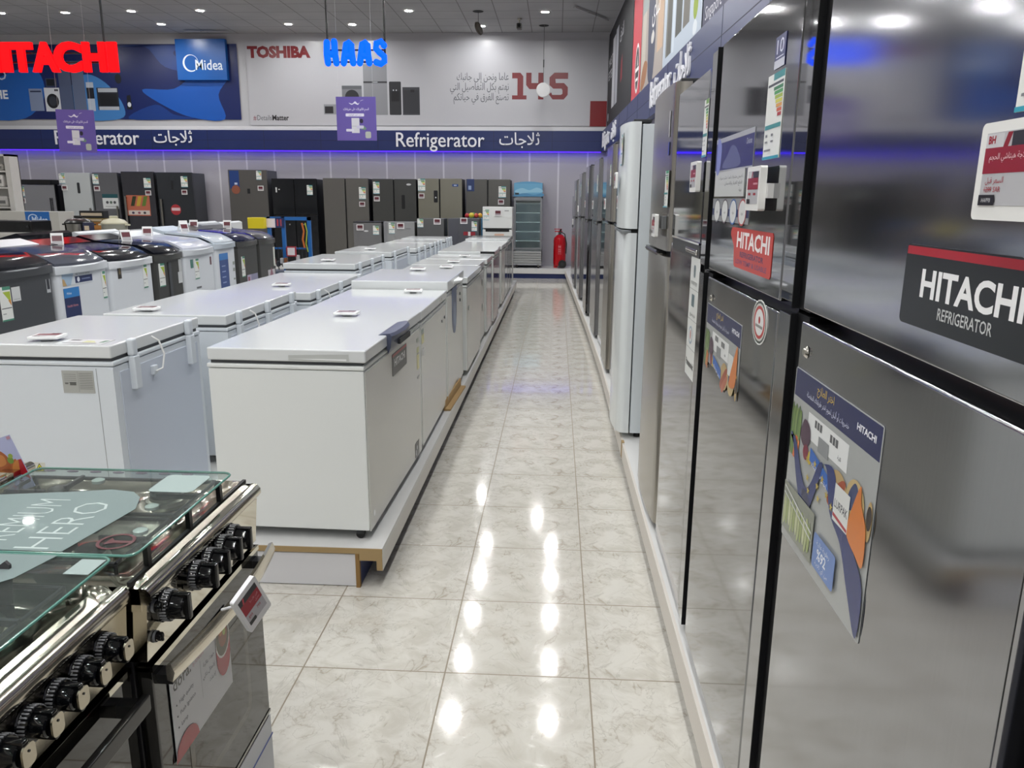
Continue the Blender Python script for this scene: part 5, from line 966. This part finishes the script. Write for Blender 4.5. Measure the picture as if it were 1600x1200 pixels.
def grate(t, u0, u1, v0, v1, z):
    b = MB(); G = mat('26252a', .45)
    b.tube([(u0, v0, z), (u1, v0, z), (u1, v1, z), (u0, v1, z), (u0, v0, z)], .0045, G, 8)
    for v in (v0+(v1-v0)*.27, v0+(v1-v0)*.73):
        uc = (u0+u1)/2
        for a, c in (((u0, v), (uc-.03, v)), ((u1, v), (uc+.03, v))): b.box(min(a[0], c[0]), max(a[0], c[0]), v-.004, v+.004, z-.003, z+.008, G)
        for sg in (-1, 1): b.box(uc-.004, uc+.004, min(v+sg*.03, v+sg*.125), max(v+sg*.03, v+sg*.125), z-.003, z+.008, G)
    for u in (u0, u1):
        for v in (v0, v1): b.cyl((u, v, z-.02), (u, v, z), .004, G, seg=8)
    return b.build('grate', t)
def knob(t, u, y, z, s=1., cap=None):
    M = Matrix.Translation((u, y, z)) @ Matrix.Rotation(R(90), 4, 'X'); b = MB()
    b.lathe([(.026*s, 0), (.026*s, .008*s), (.023*s, .012*s), (.022*s, .022*s)], BLACKG, 28, M=M); b.lathe([(.019*s, .018*s), (.0185*s, .03*s), (.017*s, .040*s), (.015*s, .042*s)], BLACKG, 24, M=M)
    for k in range(28):
        a = 2*math.pi*k/28; b.box(-.0012, .0012, .0225*s, .0242*s, .010*s, .020*s, mat('7a7b7d', .4), M=M @ Matrix.Rotation(a, 4, 'Z'))
    b.box(-.0055*s, .0055*s, -.021*s, .021*s, .018*s, .048*s, BLACKG, .003, M=M)
    k = b.build('knob', t)
    if cap: MB().prism(rr(-.012*s, -.015*s, .024*s, .030*s, .008*s), .003, INOXD, M @ Matrix.Translation((0, 0, .0475*s))).cyl((0, .006*s, .0505*s), (0, .006*s, .0512*s), .002, BLACK, seg=8, M=M).build('knob_face', k)
# stove 2 (mirror finish, silver tape on the handle)
def stove(y0, y1, xf, top, label, mirror):
    yc = (y0+y1)/2; h = (y1-y0)/2; dep = .60; t = thing('gas_stove', label, 'gas stove', (xf, yc, .0), R(90), 'gas stoves in the foreground')
    Z = top
    MB().box(-h+.004, h-.004, .03, dep, .06, Z-.03, mat('3a3a3c', .35, .4), .004).build('body', t)
    b = MB(); hob(b, h, dep, Z, INOX, .010, .014)
    # rounded front roll
    rl = []
    for u in (-h, h): rl.append([(u, .001, Z-.002), (u, -.012, Z-.004), (u, -.02, Z-.014), (u, -.021, Z-.026), (u, -.014, Z-.036), (u, .0, Z-.036)])
    b.ring(rl, MIRR if mirror else INOX)
    b.box(-h, h, .0, .02, Z-.036, Z-.004, INOX).box(-h, -h+.006, 0, dep, Z-.05, Z-.004, INOX).box(h-.006, h, 0, dep, Z-.05, Z-.004, INOX).box(-h, h, dep-.006, dep, Z-.05, Z-.004, INOX)
    b.build('hob_top', t, smooth=60)
    # control panel, slightly sloped
    b = MB(); b.ring([[(u, y, z) for y, z in ((-.010, Z-.037), (.001, Z-.155), (.04, Z-.155), (.04, Z-.037))] for u in (-h+.002, -h+.02, h-.02, h-.002)], MIRR if mirror else INOXD); b.build('control_panel', t, smooth=20)
    z0, z1 = .275, Z-.165
    d = MB().box(-h+.004, h-.004, -.004, .028, z0, z1, OVG, .004).build('oven_door', t)
    MB().box(-h+.004, h-.004, -.006, .028, z1-.012, z1, MIRR).build('door_edge', d); MB().box(-h+.004, h-.004, -.006, .03, z0-.006, z0+.002, CHROMED).build('door_edge', d)
    deco('door_window', d, front(-h+.11, z0+.08, -.0042), [('rr', 0, 0, 2*h-.22, z1-z0-.2, .03, mat('4f4c44', .04, 0, spec=.8)), ('rr', .018, .018, 2*h-.256, z1-z0-.236, .022, mat('22211e', .03, 0, spec=.8))], base=.0006)
    MB().box(-h+.004, h-.004, -.006, .03, .075, .262, mat('b9bcc2', .35), .004).box(-h+.004, h-.004, -.0075, -.0055, .20, .204, mat('4a5a94', .5)).build('drawer', t)
    for sx in (-1, 1):
        for yy in (.06, dep-.06): MB().cyl((sx*(h-.05), yy, 0), (sx*(h-.05), yy, .06), .015, RUBBER, seg=10).build('leg', t)
    for i, (u, v, r) in enumerate(((-.15, .16, .032), (.15, .16, .040), (-.15, .42, .045), (.15, .42, .028))): burner(t, u, v, Z-.012, r)
    grate(t, -h+.05, -.012, .07, .52, Z+.018); grate(t, .012, h-.05, .07, .52, Z+.018)
    return t, h, Z
T2, h, Z = stove(1.235, 1.77, -.743, .915, 'mirror finish gas stove with glass cover and recipe sticker on its oven door', True)
def lidglass(t, u0, u1, v0, v1, z, patches):
    g = MB().prism(rr(u0, v0, u1-u0, v1-v0, .02), .005, GLASS, topm(0, 0, z)).build('glass_lid', t)
    ed = MB(); pts = rr(u0, v0, u1-u0, v1-v0, .02); ed.tube([(a, c, z+.0025) for a, c in pts+[pts[0]]], .0027, mat('5f8f84', .15), 6); ed.build('glass_edge', g)
    for k, poly in enumerate(patches): MB().prism(poly, .0008, mat('b9cac8', .12), topm(0, 0, z+.0052)).build('frosted_pad', g)
    return g
yc = 1.5025; gz = .972
def lidg(t, u0, u1, v0, v1, z, pads, patch): 
    g = lidglass(t, u0, u1, v0, v1, z, [])
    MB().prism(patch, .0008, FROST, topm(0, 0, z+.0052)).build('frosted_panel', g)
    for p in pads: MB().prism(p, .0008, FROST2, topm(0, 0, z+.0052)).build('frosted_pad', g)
    return g
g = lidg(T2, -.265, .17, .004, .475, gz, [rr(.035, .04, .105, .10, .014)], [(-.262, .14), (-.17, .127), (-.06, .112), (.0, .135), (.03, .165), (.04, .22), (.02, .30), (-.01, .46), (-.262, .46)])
for u, v in ((-.14, .06), (.14, .055), (-.10, .44), (.12, .30), (-.02, .10)): MB().lathe([(.014, 0), (.014, .006), (.008, .009), (.001, .009)], mat('d0d4d2', .1), 18, M=Matrix.Translation((u, v, gz-.010))).build('rubber_stop', g)
deco('lid_print', g, topm(-.215, .065, gz+.0062), [('p', ell(0, 0, .034, .034, 28, 0, 359.9)+ell(0, 0, .028, .028, 28, 359.9, 0), '4c1019'), ('p', [(-.005, -.028), (.004, -.028), (.004, .005), (.015, .015), (-.015, .018), (-.005, .0)], '4c1019')], base=.0004)
b = MB(); LM = topm(-.255, .17, gz+.0064); lt = mat('b0bfbd', .3)
b.text('HERO', .0, .0, lt, LM, w=.22, h=.07, bold=-.015); b.build('lid_lettering', g, smooth=0); b = MB(); b.text('PREMIUM', .0, .10, lt, LM, w=.23, h=.07, bold=-.015); b.build('lid_lettering', g, smooth=0)
for k in range(7): MB().prism(ell(.145, .10+.055*k, .006, .014, 12), .0006, mat('40404a', .4), topm(0, 0, gz+.0055)).build('lid_mark', g)
for u in (-.2, -.03, .12): MB().box(u-.006, u+.006, .012, .022, Z-.004, gz, BLACK).build('lid_clip', T2)
MB().box(-.27, .26, .012, .02, Z+.001, Z+.010, RUBBER).build('front_gasket', T2)
MB().cyl((-.26, .56, Z+.03), (.26, .56, Z+.03), .012, MIRR).box(-.2, -.17, .54, .58, Z, Z+.045, INOX).box(.17, .2, .54, .58, Z, Z+.045, INOX).build('lid_hinge', T2)
for yk in (1.585, 1.53, 1.465, 1.405, 1.285): knob(T2, yk-yc, -.008, Z-.062, 1.25)
knob(T2, 1.262-yc, -.000, Z-.115, .45); knob(T2, 1.258-yc, -.006, Z-.050, .5)
b = MB(); rg = []
for i in range(13):
    s = i/12; u = -.262+.53*s; yy = -.035-.03*math.sin(s*math.pi); zz = Z-.205+.012*math.sin(s*math.pi)
    zz += .028; rg.append([(u, yy-.006, zz-.020), (u, yy-.012, zz), (u, yy-.006, zz+.018), (u, yy+.004, zz+.014), (u, yy+.004, zz-.016)])
b.ring(rg, steel('d0cabc', .14, .9, .08, 30, 30, name='taped_steel')); b.box(-.25, -.22, -.035, 0, Z-.21, Z-.19, BLACK).box(.22, .25, -.035, 0, Z-.21, Z-.19, BLACK); b.build('oven_handle', T2, 'broad bright steel handle under clear film', smooth=50)
deco('recipe_sticker', T2, front(-.215, .50, -.0062), [('r', 0, 0, .27, .20, 'bfc0c4'), ('t', 'dora.', .012, .152, '26262a', dict(w=.075, h=.026, bold=.02)), ('t', 'by SONASHI', .095, .155, 'b08088', dict(w=.05, h=.009)), ('r', .125, .06, .001, .09, '9a9aa0'),
    ('t', 'High quality', .03, .115, '4c4c52', dict(h=.009)), ('t', 'Push Ignition', .03, .09, '4c4c52', dict(h=.009)), ('t', 'Lamp', .03, .065, '4c4c52', dict(h=.009)), ('e', .018, .119, .002, .002, '26262a'), ('e', .018, .094, .002, .002, '26262a'), ('e', .018, .069, .002, .002, '26262a'),
    ('t', ar('جودة عالية'), .19, .125, '4c4c52', dict(h=.009, al='r')), ('t', ar('إشعال ذاتي'), .19, .10, '4c4c52', dict(h=.009, al='r')), ('t', ar('إضاءة'), .19, .075, '4c4c52', dict(h=.009, al='r')),
    ('p', ell(.235, .10, .035, .055, 16, 180, 360)+[(.27, .13), (.2, .13)], 'a8424a'), ('e', .235, .135, .035, .045, 'd8d6d2'), ('e', .235, .137, .032, .042, '5a5440'), ('e', .238, .145, .022, .03, '8a5034'), ('e', .245, .15, .008, .012, '9aa04a'), ('e', .228, .155, .008, .01, 'b8743a'),
    ('p', ell(.045, .0, .05, .045, 16, 0, 180), 'a83a42')], 'white recipe sticker with a red pot', gloss=.2)
pt = thing('price_tag', 'white framed price tag hooked askew on the oven handle of the mirror finish stove', 'price tag', (-.59, 1.331, .773), 0)
Uv = Vector((.316, .82, .47)).normalized(); Vv = Vector((-.107, -.43, .90)); Vv = (Vv-Uv*Vv.dot(Uv)).normalized()
Mt = frameM((0, 0, 0), Uv, Vv) @ Matrix.Diagonal((.68, .95, .8, 1))
MB().prism(rr(0, 0, .10, .104, .006), .012, mat('e2e2e4', .3), Mt).build('frame', pt)
deco('screen', pt, Mt @ Matrix.Translation((.011, .017, .0121)), [('r', 0, 0, .078, .075, 'b3b0b6'), ('r', 0, .058, .078, .017, '26262c'), ('r', 0, .03, .078, .03, '9a1a2e'), ('p', [(.012, .060), (.018, .060), (.024, .074), (.018, .074)], 'c03a4a'), ('t', ar('فرن غاز درا'), .07, .047, 'd69aa4', dict(h=.006, al='r')), ('t', ar('ستيل'), .07, .037, 'd69aa4', dict(h=.006, al='r')), ('t', '899', .008, .016, 'a01a30', dict(h=.008)), ('t', '799', .045, .016, 'a01a30', dict(h=.008)), ('p', [(0, 0), (.028, 0), (.03, .005), (.028, .01), (0, .01)], '18181c')], base=.0004)
MB().tube([(.0, .03, .04), (-.03, .04, .035), (-.07, .045, .02)], .003, mat('d8d8da', .4)).build('clip', pt)
# stove 1
T1, h, Z = stove(.635, 1.228, -.775, .922, 'brushed steel gas stove with five knobs and black handle, nearest the viewer', False)
yc = .9315
for yk in (1.137, 1.069, 1.007, .944, .88): knob(T1, yk-yc, -.006, Z-.070, 1.12, cap=True)
MB().box(-.27, .27, -.052, -.036, Z-.235, Z-.200, mat('151515', .2), .005).box(-.26, -.235, -.04, 0, Z-.23, Z-.205, BLACK).box(.235, .26, -.04, 0, Z-.23, Z-.205, BLACK).build('oven_handle', T1, 'black bar handle')
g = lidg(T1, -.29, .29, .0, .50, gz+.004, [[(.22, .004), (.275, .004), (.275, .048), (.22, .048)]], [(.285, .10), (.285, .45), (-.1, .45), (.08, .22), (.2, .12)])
b = MB(); G = mat('3a383a', .5)
b.prism([(0, 0), (.045, 0), (.05, .045), (.052, .075), (.045, .082), (.035, .075), (-.02, .03), (-.022, .022), (-.012, .020), (.005, .026), (.01, .02)], .006, G, frameM((.235, .20, Z-.008), (0, -1, 0), (0, 0, 1))); b.build('pan_support', T1)
for u, v in ((.16, .19), (-.1, .2)): MB().lathe([(.016, 0), (.018, .014), (.014, .016), (.012, .012), (.001, .011)], mat('d8dad8', .15), 20, M=Matrix.Translation((u, v, gz-.016))).build('rubber_stop', g)
# recipe card with roast chicken
t = thing('recipe_card', 'printed card with a roast chicken standing at the rear of the mirror finish stove', 'card', (-1.252, 1.70, .918))
cU, cV = Vector((math.cos(R(20)), 0, math.sin(R(20)))), Vector((-math.sin(R(20)), 0, math.cos(R(20))))
MC = frameM(-cU*.103+cV*.049, cU, cV) @ Matrix.Diagonal((.49, .49, 1, 1))
deco('card', t, MC, [('r', 0, -.10, .21, .28, 'a9aed0'), ('p', blob([(.03, .02), (.11, .0), (.17, .02), (.18, .06), (.12, .03), (.05, .04)]), 'a85a2c'), ('p', blob([(.05, .03), (.13, .02), (.15, .07), (.125, .12), (.09, .125), (.06, .09)]), '9a5226'), ('p', blob([(.08, .05), (.125, .05), (.13, .09), (.1, .105)]), 'b8763c'), ('p', [(.085, .12), (.1, .15), (.11, .148), (.1, .115)], 'e3dcd2'), ('e', .106, .152, .006, .006, '5a2420'), ('p', [(.11, .115), (.125, .142), (.134, .14), (.12, .11)], 'e3dcd2'), ('e', .130, .145, .006, .006, '5a2420'),
    ('e', .155, .06, .016, .018, '6a8a34'), ('e', .165, .08, .012, .012, '8aa03c'), ('p', blob([(.14, .0), (.19, .01), (.2, .05), (.16, .04)]), 'c07a3a'), ('e', .07, .045, .016, .014, 'b57a4a'), ('p', [(.17, -.02), (.21, -.06), (.21, .05), (.195, .05)], 'a8222c'), ('r', .05, -.045, .12, .006, '5a3a5a'), ('r', .07, -.058, .1, .005, '5a3a5a'), ('r', .19, .16, .02, .015, 'b58a9a')], base=.002)
